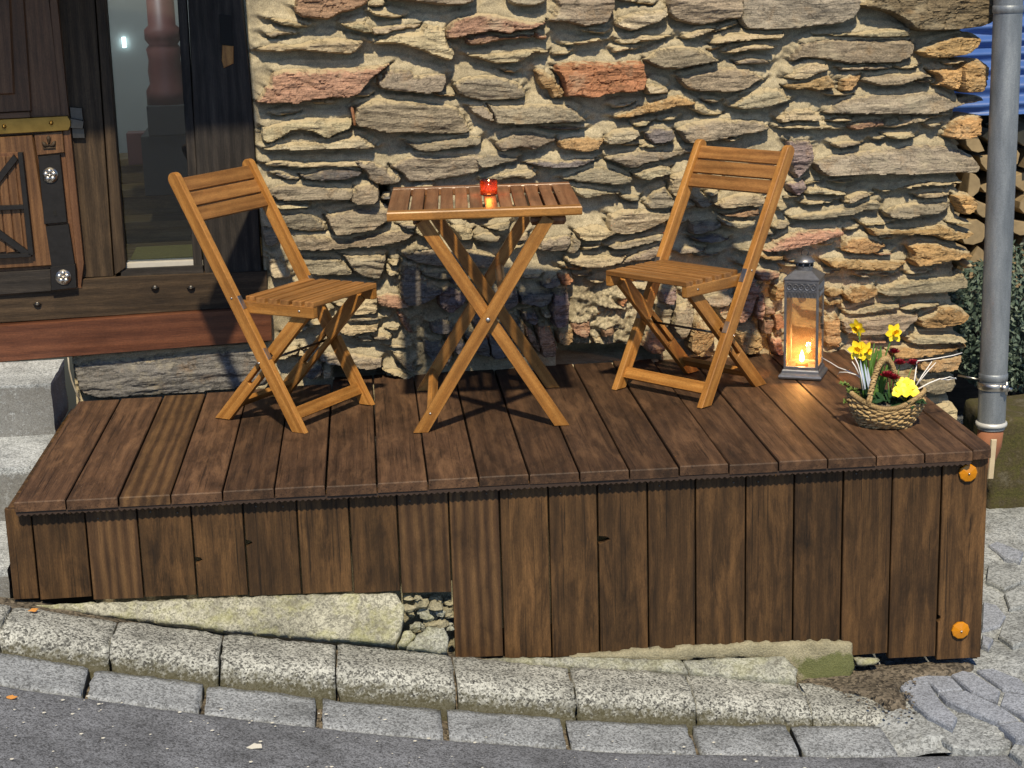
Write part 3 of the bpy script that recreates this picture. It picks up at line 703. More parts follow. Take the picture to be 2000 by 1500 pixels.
wall = thing('stone_wall', 'old slate rubble wall with lime mortar behind the wooden deck', 'wall', tuple(WO))
wallM = frame(WU, WZ, (0, 0, 0))           # local x along the wall, z up
GS = .0046
outlines = []
def make_stone(P, code, H, seed):
    H *= 1.18
    c0 = np.mean(P, 0); e0 = np.ptp(np.array(P), axis=0)/2
    P = [tuple(c0+(np.array(p)-c0)*(1+np.array([.0065, .0048])/np.maximum(e0, .01))) for p in P]
    Q = refine(P, seed); outlines.append((Q, H))
    x0, z0 = Q.min(0)-GS*2; x1, z1 = Q.max(0)+GS*2
    gx = np.arange(x0, x1, GS); gz = np.arange(z0, z1, GS); nx, nz = len(gx), len(gz)
    X, Z = np.meshgrid(gx, gz); X = X.ravel(); Z = Z.ravel()
    d, near, up = sdist(X, Z, Q)
    keep = d > -GS*1.05; out = keep & (d < 0)
    X = np.where(out, near[:, 0], X); Z = np.where(out, near[:, 1], Z); dd = np.maximum(d, 0)
    dm = max(dd.max(), .004)
    w = np.clip(.0065+.019*np.clip(up, 0, 1)**1.5, 0, dm*.9)
    prof = np.clip(dd/w, 0, 1); prof = np.where(prof < .8, prof*1.09, 1-(1-np.clip(prof, 0, 1))**2*3.2)
    cx, cz = Q.mean(0); hz = (z1-z0)/2; hx = (x1-x0)/2
    r = random.Random(seed*7+1)
    ang = r.uniform(-.10, .10) if code not in 'J' else 0
    s = (Z-cz)*math.cos(ang)-(X-cx)*math.sin(ang); lx = (X-cx)*math.cos(ang)+(Z-cz)*math.sin(ang)
    h = H*(1+r.uniform(.12, .3)*(cz-Z)/hz+r.uniform(-.2, .2)*(X-cx)/hx)
    if code in 'gstdbp':
        pl_ = np.full(X.shape, 9.0)
        for _ in range(2+int(hx/.035)):
            pl_ = np.minimum(pl_, r.uniform(.0, .006)+r.uniform(-.17, .17)*(lx-r.uniform(-hx, hx)*.7)+r.uniform(-.42, .30)*(s-r.uniform(-hz, hz)*.5))
        h += np.clip(pl_, -.022, .004)+.003
    big = fbm(lx*9+seed, s*22, seed, 3)
    h += big*.007*min(1, hz/.03)
    warp = fbm(lx*7, s*9+seed, seed+3, 2)*.012
    lay = vnoise(np.zeros_like(s)+seed, (s+warp)*85, seed+5)
    pl = fbm(lx*11+seed, (s+warp)*46, seed+9, 3)
    if code == 's': h += lay*.0012+pl*.002+fbm(lx*60, s*140, seed, 3)*.0012
    elif code in 'rRObpPo':
        crack = np.abs(fbm(lx*20+seed, s*30, seed+11, 2)); q = np.floor((pl+warp*10)*5)/5
        h += q*.009-.007*np.clip(1-crack/.07, 0, 1)+fbm(lx*70, s*90, seed, 3)*.0022
    else:
        q = np.floor((pl*1.0+lay*.5)*4)/4
        h += q*.0046+lay*.0014+fbm(lx*45, s*150, seed, 3)*.0018
    h = -.014+(h+.014)*prof
    V = np.stack([X-cx, -h, Z-cz], 1)
    smear = np.clip(1-dd/(.012+.30*hz*np.clip(up+.35, 0, 1)), 0, 1)*(.28+.66*np.clip(up, 0, 1))+.10
    if code in 'sRO': smear *= .7
    if code == 't': smear += .17
    idx = np.arange(nx*nz).reshape(nz, nx)
    Fq = np.stack([idx[:-1, :-1], idx[:-1, 1:], idx[1:, 1:], idx[1:, :-1]], -1).reshape(-1, 4)
    Fq = Fq[keep[Fq].all(1)]
    if len(Fq) < 2: return
    # sides running back into the wall
    e = np.concatenate([Fq[:, [0, 1]], Fq[:, [1, 2]], Fq[:, [2, 3]], Fq[:, [3, 0]]]); key = np.sort(e, 1)
    u_, inv, cnt = np.unique(key[:, 0]*(nx*nz)+key[:, 1], return_inverse=True, return_counts=True)
    be = e[cnt[inv] == 1]
    used = np.unique(Fq); mp = -np.ones(nx*nz, int); mp[used] = np.arange(len(used))
    V2 = V[used]; bl = np.unique(be); mb = -np.ones(nx*nz, int); mb[bl] = len(used)+np.arange(len(bl))
    depth = .16 if (cx+hx) > 3.05 else .03
    Vb = V[bl].copy(); Vb[:, 1] = depth; Vb[:, 0] *= .96; Vb[:, 2] *= .94
    Vall = np.concatenate([V2, Vb]); F2 = mp[Fq]
    Fs = np.stack([mp[be[:, 1]], mp[be[:, 0]], mb[be[:, 0]], mb[be[:, 1]]], 1)
    me = np_mesh('stone', Vall, np.concatenate([F2, Fs]), False)
    a = me.attributes.new('smear', 'FLOAT', 'POINT'); sv = np.zeros(len(me.vertices), np.float32); sv[:len(used)] = smear[used][:len(sv)]; a.data.foreach_set('value', sv)
    o = link('stone', me, M_STONE, wall, frame(WU, WZ, (0, 0, 0)) @ Matrix.Translation((0, 0, 0)))
    M = frame(WU, WZ, Vector(WU)*cx+Vector((0, 0, 1))*cz); o.matrix_basis = M
    c = RGB[code]; k = r.uniform(.82, 1.16); o.color = (c[0]*k*r.uniform(.95, 1.05), c[1]*k, c[2]*k*r.uniform(.94, 1.06), 1)
    return o
seed = 0
for ln in STONES.strip().split('\n'):
    tk = ln.split(); ox, oy = SHEET[tk[0]]; seed += 1; H = int(tk[2])/1000
    P = [tuple(map(float, p.split(','))) for p in tk[3:]]
    make_stone([wall_uz(ox+x/5, oy+y/5, H*.6) for x, y in P], tk[1], H, seed)

# distance of every point of the mortar bed to its nearest stone
MG = .005
mu = np.arange(-.03, 3.30, MG); mz = np.arange(-.40, 1.46, MG); NX, NZ = len(mu), len(mz)
MD = np.full((NZ, NX), -.2); MU = np.zeros((NZ, NX))
def stamp(Q):
    i0 = max(0, int((Q[:, 0].min()-.06-mu[0])/MG)); i1 = min(NX, int((Q[:, 0].max()+.06-mu[0])/MG)+1)
    j0 = max(0, int((Q[:, 1].min()-.06-mz[0])/MG)); j1 = min(NZ, int((Q[:, 1].max()+.06-mz[0])/MG)+1)
    if i1 <= i0 or j1 <= j0: return
    X, Z = np.meshgrid(mu[i0:i1], mz[j0:j1]); d, near, up = sdist(X.ravel(), Z.ravel(), Q)
    d = d.reshape(X.shape); up = up.reshape(X.shape); sub = MD[j0:j1, i0:i1]; m = d > sub
    sub[m] = d[m]; MU[j0:j1, i0:i1][m] = up[m]
for Q, H in outlines: stamp(Q)
BOUND = np.array([(1925, 0), (1880, 60), (1852, 110), (1872, 170), (1868, 200), (1850, 250), (1875, 300), (1868, 380), (1872, 440), (1866, 500), (1856, 560), (1862, 640), (1856, 720), (1850, 800)], float)
bz = np.array([wall_uz(x, y) for x, y in BOUND]); o_ = bz[:, 1].argsort(); bz = bz[o_]
def uright(z): return np.interp(z, bz[:, 1], bz[:, 0])
def uleft(z): return np.where(z > .155, np.interp(z, [.155, 1.33], [.652, .650]), -.02)
def inpoly(X, Z, P):
    Q = np.array(P); A = Q; B = np.roll(Q, -1, 0); r = np.zeros(X.shape, bool)
    for a, b in zip(A, B):
        r ^= ((a[1] > Z) != (b[1] > Z)) & (X < a[0]+(Z-a[1])/(b[1]-a[1]+1e-12)*(b[0]-a[0]))
    return r
XX, ZZ = np.meshgrid(mu, mz)
hole = np.zeros(XX.shape, bool)
for P in HOLES: hole |= inpoly(XX, ZZ, [wall_uz(*p) for p in P])
# small packing shards pressed into the wide joints
tries = 0; made = 0
while made < 84 and tries < 6000:
    tries += 1; cu = rng.uniform(.70, 3.1); cz = rng.uniform(-.02, 1.32)
    i = int((cu-mu[0])/MG); j = int((cz-mz[0])/MG)
    if not (0 <= i < NX and 0 <= j < NZ) or hole[j, i]: continue
    a = rng.uniform(.02, .05); b = rng.uniform(.0045, .009)
    if MD[j, i] > -b-.004 or cu+a > uright(cz)-.01 or cu-a < .67: continue
    if max(MD[j, min(NX-1, i+int(a*.8/MG))], MD[j, max(0, i-int(a*.8/MG))]) > -.002: continue
    tl = rng.uniform(-.18, .18); P = []
    for k in range(8):
        t = 2*math.pi*k/8; x = a*math.cos(t)*rng.uniform(.8, 1.1); z = b*math.sin(t)*rng.uniform(.75, 1.2)
        P.append((cu+x*math.cos(tl)-z*math.sin(tl), cz+x*math.sin(tl)+z*math.cos(tl)))
    seed += 1; made += 1
    make_stone(P, rng.choice('ttggdo'), rng.uniform(.014, .024), seed); stamp(outlines[-1][0])

dist = np.minimum(MD, 0)
hm = fbm(XX*7, ZZ*9, 3, 3)*.007+fbm(XX*38, ZZ*48, 4, 4)*.0045
above = np.clip(MU*1.3, 0, 1)
hm += np.exp(dist/.012)*.013*above-np.exp(dist/.035)*.020*(1-above)-.008
rub = inpoly(XX, ZZ, [wall_uz(*p) for p in RUBBLE]).astype(float)
rub = np.maximum(rub, .6*((XX > 1.10) & (XX < 1.24) & (ZZ > .02) & (ZZ < .50)))
for _ in range(5): rub = (rub+np.roll(rub, 2, 0)+np.roll(rub, -2, 0)+np.roll(rub, 2, 1)+np.roll(rub, -2, 1))/5
hm += rub*(.018+np.floor(fbm(XX*32, ZZ*40, 8, 3)*5)/5*.020+fbm(XX*90, ZZ*110, 9, 3)*.010)
hm = np.where(hole, -.30, hm)
lf = XX-uleft(ZZ); hm += np.where(ZZ > .155, .030*np.exp(-np.clip(lf, 0, 1)/.05)-.05*np.clip(1-lf/.012, 0, 1)**2, 0)
V = np.stack([XX.ravel(), -hm.ravel(), ZZ.ravel()], 1)
idx = np.arange(NX*NZ).reshape(NZ, NX)
Fq = np.stack([idx[:-1, :-1], idx[:-1, 1:], idx[1:, 1:], idx[1:, :-1]], -1).reshape(-1, 4)
keep = ((MD < .016) | hole) & (XX > uleft(ZZ)) & (XX < uright(ZZ)+.002); keep = keep.ravel()
Fq = Fq[keep[Fq].all(1)]; used = np.unique(Fq); mp = -np.ones(NX*NZ, int); mp[used] = np.arange(len(used))
mme = np_mesh('mortar', V[used], mp[Fq])
a = mme.attributes.new('rubble', 'FLOAT', 'POINT'); a.data.foreach_set('value', rub.ravel()[used].astype(np.float32))
mo = link('mortar', mme, M_MORTAR, wall, frame(WU, WZ, (0, 0, 0))); mo['kind'] = 'stuff'
core = MB(); core.box((.70, .31, -1.0), (3.13, .75, 1.46)); core.box((-.02, .31, -1.0), (.70, .75, .15))
core.box((3.10, .035, -1.0), (3.155, .31, 1.46)); core.box((-.02, .03, -1.0), (3.13, .31, -.34))
core.build('wall_core', M_MORTAR, wall, frame(WU, WZ, (0, 0, 0)))
pg = MB(); pg.tube([(0, 0, 0), (.002, -.035, .002), (.006, -.05, -.03), (.008, -.048, -.055)], [.006, .006, .005, .004], 6)
u_, z_ = wall_uz(686, 212, .03); pg.build('wooden_peg', M_TABLE, wall, frame(WU, WZ, tuple(np.array(WU)*u_+WZ*z_)))
# ------------------------------------------------------------------ door frame, window, door leaf
fr = thing('door_frame', 'dark weathered timber door frame with a narrow window beside the door', 'door frame', tuple(wall_pt(.3, .3)))
FRO = Vector(fr.location)
def rel(o, root):
    """parent under root, keeping the surveyed world place"""
    M = o.matrix_basis.copy(); M.translation = M.translation-Vector(root.location); o.parent = root; o.matrix_basis = M; return o
T_ = -200   # everything runs on above the frame of the photograph
post_a = rel(wallplate('post', [(62, T_), (172, T_), (222, 540), (112, 545)], -.10, .005, M_TIMBER_BROWN, None, 'z', .004), fr)
strip_a = rel(wallplate('glazing_bead', [(173, T_), (190, T_), (246, 523), (224, 538)], -.06, .018, M_TIMBER_BROWN, None, 'z', .004), fr)
post_b = rel(wallplate('post', [(357, T_), (464, T_), (474, 0), (492, 190), (512, 545), (400, 540), (384, 340)], -.10, .010, M_TIMBER, None, 'z', .006), fr)
bead_b = rel(wallplate('glazing_bead', [(334, T_), (352, T_), (396, 522), (378, 522)], -.06, -.004, M_TIMBER, None, 'z', .004), fr)
# mortice let into the right post
mort = MB(); 
mb_ = rel(wallplate('mortice', [(428, 28), (452, 30), (456, 88), (431, 86)], .002, .0125, M_BLACK, None, 'z', .001), fr)
mb2 = rel(wallplate('bare_wood_scar', [(434, 88), (456, 90), (456, 124), (437, 133), (433, 118)], .004, .0145, M_CHAIR, None, 'z', .003), fr)
sb = rel(wallplate('bottom_rail', [(-150, 575), (120, 548), (240, 540), (522, 529), (524, 598), (-150, 641)], -.10, .020, M_TIMBER_BROWN, None, 'u', .006), fr)
sb2 = rel(wallplate('sill_bead', [(236, 526), (396, 519), (398, 534), (236, 541)], -.06, .012, M_TIMBER, None, 'u', .003), fr)
sb3 = rel(wallplate('pale_sill_strip', [(246, 514), (396, 508), (397, 519), (244, 525)], -.07, -.008, plain('pale_sill', (.46, .44, .40), .6, 0, .15, 50), None, 'u', .002), fr)
for x, y in ((303, 562), (373, 562), (73, 594)):
    u_, z_ = wall_uz(x, y, .02); b_ = MB(); b_.ball((0, 0, 0), .009, 10, 6, (1, .5, 1)); b_.lathe([(.0001, 0), (.014, 0), (.014, .002), (.0001, .002)], 12)
    rel(link('bolt_head', mesh('bolt_head', b_.V, b_.F), M_DARKSTEEL, None, frame(WU, WZ, wall_pt(u_, z_, .022)), True), fr)
board = wallplate('weather_board', [(-150, 646), (530, 600), (532, 666), (-150, 720)], -.02, .055, M_SILL, None, 'u', .006)
setp(board, 'long red brown weather board under the dark door frame', 'board')

# the window and the little hall behind it
win = thing('window', 'narrow fixed window between two dark timber posts', 'window', tuple(wall_pt(.31, .44)))
rel(wallplate('pane', [(186, T_), (345, T_), (392, 516), (240, 520)], -.040, -.036, M_PANE, None, 'z', .0005), win)
hall = MB()
HX0, HX1, HZ0, HZ1, HD = -.05, .62, .42, 2.0, 1.25
hall_room = thing('hall', 'dim hall seen through the narrow window', 'room', tuple(wall_pt(.3, .42)))
def hp(u, d, z): return Vector(wall_pt(u, z, -d))-Vector(hall_room.location)
def hbox(name, u0, u1, d0, d1, z0, z1, mat, c=.003):
    X = WU; Mx = frame(X, WZ, hp((u0+u1)/2, (d0+d1)/2, (z0+z1)/2)); a, b, cc = (u1-u0)/2, (d1-d0)/2, (z1-z0)/2
    return link(name, plate_mesh(name, [(-a, -b), (a, -b), (a, b), (-a, b)], -cc, cc, c, True), mat, hall_room, Mx)
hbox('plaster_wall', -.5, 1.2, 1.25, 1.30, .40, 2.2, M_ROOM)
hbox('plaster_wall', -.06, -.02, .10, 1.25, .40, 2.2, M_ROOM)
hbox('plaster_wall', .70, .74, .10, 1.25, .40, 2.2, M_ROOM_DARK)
hbox('ceiling', -.5, 1.2, .10, 1.30, 2.2, 2.24, M_ROOM)
for k in range(6): hbox('floor_board', -.02, .70, .075+k*.075, .145+k*.075, .39, .444, M_ROOM_WOOD, .002)
for k, (d, z) in enumerate(((.56, .52), (.74, .62), (.92, .72))):
    hbox('stair_tread', .0, .70, d-.02, d+.2, z-.03, z, M_ROOM_WOOD); hbox('stair_riser', .0, .70, d, d+.018, z-.10, z-.03, M_ROOM_WOOD)
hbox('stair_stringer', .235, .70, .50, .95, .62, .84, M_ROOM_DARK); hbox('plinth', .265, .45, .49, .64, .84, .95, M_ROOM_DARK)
nw = MB(); nw.lathe([(.001, .0), (.075, 0), (.075, .05), (.06, .075), (.064, .12), (.058, .16), (.064, .2), (.052, .215), (.066, .235), (.066, .27), (.05, .285), (.05, .9), (.001, .9)], 24)
link('newel_post', mesh('newel_post', nw.V, nw.F), M_NEWEL, hall_room, Matrix.Translation(hp(.338, .565, .95)), True)
hbox('bucket', .17, .25, .66, .74, .72, .84, M_NEWEL)
mt = MB(); mt.box((-.13, -.03, 0), (.14, .24, .012)); dm = mt.build('doormat', M_MAT, None, frame(WU, WZ, wall_pt(.33, .446, -.10))); setp(dm, 'yellow mat lying inside at the foot of the window', 'mat')
lp = thing('wall_light', 'small lit wall light glowing on the grey hall wall', 'light', tuple(wall_pt(.142, 1.155, -1.235)))
pb = MB(); pb.box((-.007, -.006, -.014), (.007, .006, .016)); pb.build('lit_panel', M_LIT, lp, frame(WU, WZ, (0, 0, 0)))
pb = MB(); pb.box((-.007, -.006, -.024), (.007, .006, -.018)); pb.build('lit_panel', M_LIT, lp, frame(WU, WZ, (0, 0, 0)))
ll = bpy.data.lights.new('hall_glow', 'POINT'); ll.energy = 8.0; ll.color = (.86, .95, 1); ll.shadow_soft_size = .05
lo = bpy.data.objects.new('hall_glow', ll); COL.objects.link(lo); lo.parent = lp; lo.location = (.10, -1.0, .66)

# the carved door, hung against the left post
dr = thing('door', 'carved brown oak door with brass bar, iron plates and rosettes', 'door', tuple(wall_pt(-.1, .38)))
def dp(name, pts, h0, h1, mat, grain='z', c=.003): return rel(wallplate(name, pts, h0, h1, mat, None, grain, c), dr)
dp('leaf', [(-150, T_), (76, T_), (96, 0), (160, 563), (-150, 590)], -.03, .022, M_DOOR)
dp('edge_moulding', [(80, T_), (94, T_), (112, 0), (164, 515), (158, 560), (150, 520), (98, 20)], -.02, .032, M_DOOR)
# upper raised panel with mitred mouldings
dp('panel_moulding', [(-60, T_), (34, T_), (62, 218), (-60, 224)], .02, .034, M_DOOR, 'z', .008)
dp('upper_panel', [(-60, T_), (14, T_), (30, 186), (-60, 190)], .03, .046, M_DOOR, 'z', .016)
dp('panel_ledge', [(-60, 224), (58, 218), (60, 230), (-60, 236)], .02, .040, M_DOOR, 'u', .004)
br = dp('brass_bar', [(-60, 236), (132, 226), (138, 236), (138, 246), (134, 255), (-60, 266)], .022, .046, M_BRASS, 'u', .004)
for x, y in ((8, 247), (100, 240)):
    u_, z_ = wall_uz(x, y, .046); b_ = MB(); b_.lathe([(.0075, 0), (.007, .004), (.004, .008), (.0001, .010)], 12)
    o = link('stud', mesh('stud', b_.V, b_.F), M_BRASS, None, frame(WU, WN, wall_pt(u_, z_, .046)), True); rel(o, dr)
dp('latch_keeper', [(136, 209), (160, 211), (166, 270), (142, 270)], .005, .020, M_DARKSTEEL, 'z', .002)
dp('latch_bolt', [(134, 230), (164, 236), (162, 252), (136, 250)], .02, .036, M_DARKSTEEL, 'u', .003)
# lower panel: moulded oak frame, pale boards and an iron lattice
dp('panel_frame', [(-60, 270), (64, 262), (104, 520), (-60, 530)], .02, .040, M_DOOR_PALE, 'z', .010)
dp('panel_recess', [(-60, 300), (38, 297), (62, 498), (-60, 506)], .03, .0425, M_DOOR, 'z', .004)
for k in range(5):
    x0 = -42+k*18; dp('panel_board', [(x0, 306), (x0+16, 306), (x0+16+20, 492), (x0+20, 494)], .035, .048, M_DOOR_PALE, 'z', .003)
dp('iron_bar', [(34, 298), (44, 298), (66, 498), (55, 500)], .04, .060, M_IRON, 'z', .003)
dp('iron_bar', [(-60, 404), (46, 400), (47, 409), (-60, 414)], .04, .060, M_IRON, 'u', .003)
dp('iron_bar', [(-60, 500), (60, 494), (61, 502), (-60, 509)], .04, .060, M_IRON, 'u', .003)
dp('iron_bar', [(-40, 386), (26, 302), (35, 312), (-30, 396)], .04, .058, M_IRON, 'u', .003)
dp('iron_bar', [(-30, 424), (2, 451), (58, 492), (48, 500), (-6, 462), (-40, 432)], .04, .058, M_IRON, 'u', .003)
dp('carved_block', [(66, 262), (122, 256), (126, 298), (72, 304)], .02, .036, M_DOOR_PALE, 'z', .004)
# carved three-leaf ornament
orn = MB(); u0, z0 = wall_uz(96, 282, .036)
for a, L in ((90, .030), (28, .024), (152, .024)):
    t = math.radians(a); pts = [(math.cos(t)*L*s-math.sin(t)*0, .0, math.sin(t)*L*s-.010*math.sin(math.pi*s)*(abs(math.cos(t)))) for s in (0, .25, .5, .75, 1)]
    orn.tube([(p[0], -.001, p[2]) for p in pts], [.003, .004, .0065, .0075, .002], 8)
orn.tube([(-.02, -.001, -.012), (.02, -.001, -.012)], .003, 6)
rel(link('carved_leaf', mesh('carved_leaf', orn.V, orn.F), M_TIMBER_BROWN, None, frame(WU, WZ, wall_pt(u0, z0, .037)), True), dr)
dp('iron_plate', [(74, 306), (117, 302), (131, 434), (86, 438)], .02, .042, M_IRON, 'z', .003)
dp('iron_plate', [(88, 442), (134, 438), (146, 516), (100, 524)], .02, .040, M_IRON, 'z', .003)
dp('iron_plate', [(98, 522), (147, 516), (150, 562), (100, 568)], .02, .046, M_IRON, 'z', .003)
dp('kick_band', [(-60, 536), (99, 526), (101, 569), (-60, 580)], .02, .036, M_TIMBER, 'u', .004)
dp('keyhole', [(104, 412), (109, 411), (112, 421), (106, 422)], .04, .0435, M_BLACK, 'z', .0005)
for x, y, h in ((98, 342, .042), (124, 541, .046)):
    u_, z_ = wall_uz(x, y, h); b_ = MB(); b_.lathe([(.0005, 0), (.026, 0), (.026, .004), (.0005, .005)], 24)
    for k in range(5):
        t = 2*math.pi*k/5+math.pi/2; b_.ball((.0135*math.cos(t), .0135*math.sin(t), .006), .0095, 10, 6, (1, 1, .6))
    b_.ball((0, 0, .008), .006, 10, 6)
    rel(link('rosette', mesh('rosette', b_.V, b_.F), M_PEWTER, None, frame(WU, WN, wall_pt(u_, z_, h)), True), dr)
# unseen hood, added over the doorway: throws the straight shadow across its upper half
hood = thing('added_hood', 'unseen dark timber hood added above the doorway to shade it', 'added hood', tuple(wall_pt(.0, 1.62)))
hb = MB()
for k in range(8): hb.box((-1.0, -.57+k*.071, .0), (.615, -.503+k*.071, .03))
hb.build('added_hood_board', M_TIMBER, hood, frame(WU, WZ, (0, 0, 0)))
hl = MB(); hl.box((-1.0, .02, -.10), (.64, .12, .6)); hl.build('lintel', M_TIMBER, hood, frame(WU, WZ, (0, 0, 0)))

# ------------------------------------------------------------------ entrance steps
def step(label, V8, noise, seed):
    """a hewn block from its top outline (4 corners) and its depth, with a worn, slightly uneven skin"""
    top, dz = V8; A, B, C, D = [np.array(p, float) for p in top]     # front-left, front-right, back-right, back-left
    n, m = 40, 14; V = []; F = []
    def grid(f, n, m):
        o = len(V)
        for j in range(m+1):
            for i in range(n+1): V.append(f(i/n, j/m))
        for j in range(m):
            for i in range(n): a = o+j*(n+1)+i; F.append((a, a+1, a+n+2, a+n+1))
    r = .012
    def P(s, t): return (A*(1-s)+B*s)*(1-t)+(D*(1-s)+C*s)*t
    dn = np.array([0, 0, -1.0])
    grid(lambda s, t: P(s, t), n, m)
    grid(lambda s, t: P(s, 0)+dn*dz*t, n, m)
    grid(lambda s, t: P(1, s)+dn*dz*t, n//2, m)
    grid(lambda s, t: P(0, s)+dn*dz*t, n//2, m)
    V_ = np.array(V); c = V_.mean(0)
    zt = A[2]
    k = fbm(V_[:, 0]*14+V_[:, 2]*9, V_[:, 1]*14+V_[:, 2]*11, seed, 4)*noise
    dirv = V_-c; dirv /= np.linalg.norm(dirv, axis=1)[:, None]
    V_ = V_+dirv*k[:, None]
    pass
    me = np_mesh('stone_step', V_-c, np.array(F))
    bm = bmesh.new(); bm.from_mesh(me); bmesh.ops.remove_doubles(bm, verts=bm.verts, dist=.0008); bmesh.ops.recalc_face_normals(bm, faces=bm.faces); bm.to_mesh(me); bm.free()
    me.polygons.foreach_set('use_smooth', [False]*len(me.polygons)); zs = np.array([v.co.z for v in me.vertices]); a = me.attributes.new('moss_and_shade', 'FLOAT', 'POINT'); a.data.foreach_set('value', np.clip((zs.max()-.010-zs)/.03, 0, .8).astype(np.float32))  # painted shade: faces below the tread edge are coloured darker
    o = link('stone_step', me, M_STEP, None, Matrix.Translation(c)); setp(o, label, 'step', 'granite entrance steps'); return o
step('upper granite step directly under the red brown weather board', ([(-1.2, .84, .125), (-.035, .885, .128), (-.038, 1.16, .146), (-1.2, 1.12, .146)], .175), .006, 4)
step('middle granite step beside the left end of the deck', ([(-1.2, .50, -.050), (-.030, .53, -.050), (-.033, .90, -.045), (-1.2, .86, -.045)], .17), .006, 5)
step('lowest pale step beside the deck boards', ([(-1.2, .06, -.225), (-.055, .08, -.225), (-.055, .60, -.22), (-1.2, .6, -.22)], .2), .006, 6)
cb = MB(); P = [at_y(x, y, 1.13) for x, y in ((133, 698), (135, 720), (140, 742), (147, 762), (156, 781))]; c0 = P[-1]
cb.tube([p-c0 for p in P], .0028, 8); setp(cb.build('cable', plain('grey_cable', (.33, .30, .24), .6), None, Matrix.Translation(c0), True), 'thin grey cable hanging down beside the top step', 'cable')
# ------------------------------------------------------------------ the wooden deck
deck = thing('deck', 'dark brown plank deck built over the sloping pavement', 'deck', (0, 0, 0))
PW = .145; TH = .029
prng = random.Random(3)
JX = [0]+[i*PW for i in range(1, 20)]+[20*PW-.075]
def ywall(x): return float(WO[1]+.05*x)
BACK = lambda x: 1.13+.085*min(x, .9)/.9+.05*max(0, min(x-.9, 1.6))/1.6 + (.10 if .9 < x < 3 else 0)
for i in range(20):
    x0, x1 = JX[i]+.0018+prng.uniform(0, .0012), JX[i+1]-.0018-prng.uniform(0, .0012)
    y1 = BACK((x0+x1)/2); y0 = prng.uniform(-.003, .002); z = prng.uniform(-.0022, .0016)
    if i == 19: y1 = 1.20
    xm = (x0+x1)/2; a = (x1-x0)/2; L = y1-y0
    poly = [(-L/2, -a), (L/2, -a+prng.uniform(-.001, .001)), (L/2, a+prng.uniform(-.001, .001)), (-L/2, a)]
    if i == 19: poly = [(-L/2+.012, -a), (L/2, -a), (L/2, a), (-L/2+.05, a), (-L/2+.022, a-.008), (-L/2+.012, a-.03)]
    me = plate_mesh('plank', poly, -TH, 0, .0035)
    # local x runs from the front edge to the wall
    M = Matrix(((0, -1, 0, xm), (1, 0, 0, (y0+y1)/2), (0, 0, 1, z), (0, 0, 0, 1)))
    if i == 19: M = Matrix(((0, -1, 0, xm), (1, 0, 0, (y0+y1)/2), (0, 0, 1, z), (0, 0, 0, 1))); 
    if i == 19:
        me = plate_mesh('plank', [(p[0], -p[1]) for p in poly], -TH, 0, .004)
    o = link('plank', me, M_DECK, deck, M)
    if i == 2: me.materials.clear(); me.materials.append(M_BOARD_OAK)
# front boards: joints surveyed along the front, each with its own foot
YB = .034
BJ = [(7, 1003), (60, 1000), (165, 1000), (267, 997), (372, 987), (473, 977), (578, 970), (680, 968), (774, 960), (875, 954), (974, 948), (1070, 944), (1166, 942), (1264, 938), (1358, 932), (1457, 926), (1552, 921), (1648, 911), (1744, 907), (1841, 904), (1932, 897)]
bx = [float(at_y(x, y, YB)[0]) for x, y in BJ]
foot_px = [(16, 1173), (70, 1172), (177, 1170), (283, 1169), (387, 1167), (487, 1164), (588, 1160), (685, 1158), (785, 1158), (896, 1284), (989, 1287), (1081, 1284), (1174, 1280), (1268, 1276), (1359, 1274), (1456, 1276), (1547, 1280), (1641, 1283), (1737, 1285), (1826, 1288)]
def foot(k): return float(at_y(*foot_px[k], YB)[2])
notch = {4: ('L', 1095), 5: ('L', 1062), 12: ('L', 1055), 19: ('L', 1208)}
for k in range(20):
    x0, x1 = bx[k]+.0022, bx[k+1]-.0022; zt = -.0315; zb = foot(k)+prng.uniform(-.004, .004); zb2 = zb+prng.uniform(-.004, .004)
    if k == 8: zb2 = zb-.006
    xm = (x0+x1)/2; zm = (zt+zb)/2; a = (x1-x0)/2
    side = [(zb-zm, -a), (zt-zm, -a), (zt-zm, a), (zb2-zm, a)]
    if k in notch:
        zn = float(at_y(BJ[k][0], notch[k][1], YB)[2])-zm; w = {4: .02, 5: .018, 12: .034, 19: .008}[k]; h = {4: .010, 5: .010, 12: .012, 19: .012}[k]
        side = [(zb-zm, -a), (zn-h, -a), (zn-h*.6, -a+w*.55), (zn, -a+w), (zn+h*.7, -a+w*.7), (zn+h, -a), (zt-zm, -a), (zt-zm, a), (zb2-zm, a)]
    # local x up the board, local y to the left, local z towards the street
    me = plate_mesh('board', [(p[0], -p[1]) for p in side], -.024, 0, .003)
    yy = YB+prng.uniform(-.0025, .0025); M = Matrix(((0, -1, 0, xm), (0, 0, -1, yy), (1, 0, 0, zm), (0, 0, 0, 1)))
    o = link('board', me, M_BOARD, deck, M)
    if k in (2, 8, 9, 19): me.materials.clear(); me.materials.append(M_BOARD_OAK if k != 19 else M_BOARD)
# end panels and the frame beneath
for k in range(8):
    y0 = .06+k*.14; beam('end_board', (bx[-1]-.012, y0+.07, -.036), (bx[-1]-.012, y0+.07, -.68), (1, 0, 0), .136, .022, M_BOARD, deck, .003)
    beam('end_board', (bx[0]+.014, y0+.07, -.036), (bx[0]+.014, y0+.07, -.30), (1, 0, 0), .136, .022, M_BOARD, deck, .003)
for y in (.075, .6, 1.05): beam('joist', (.02, y, -.066), (2.78, y, -.066), (0, 0, 1), .05, .06, M_TIMBER, deck)
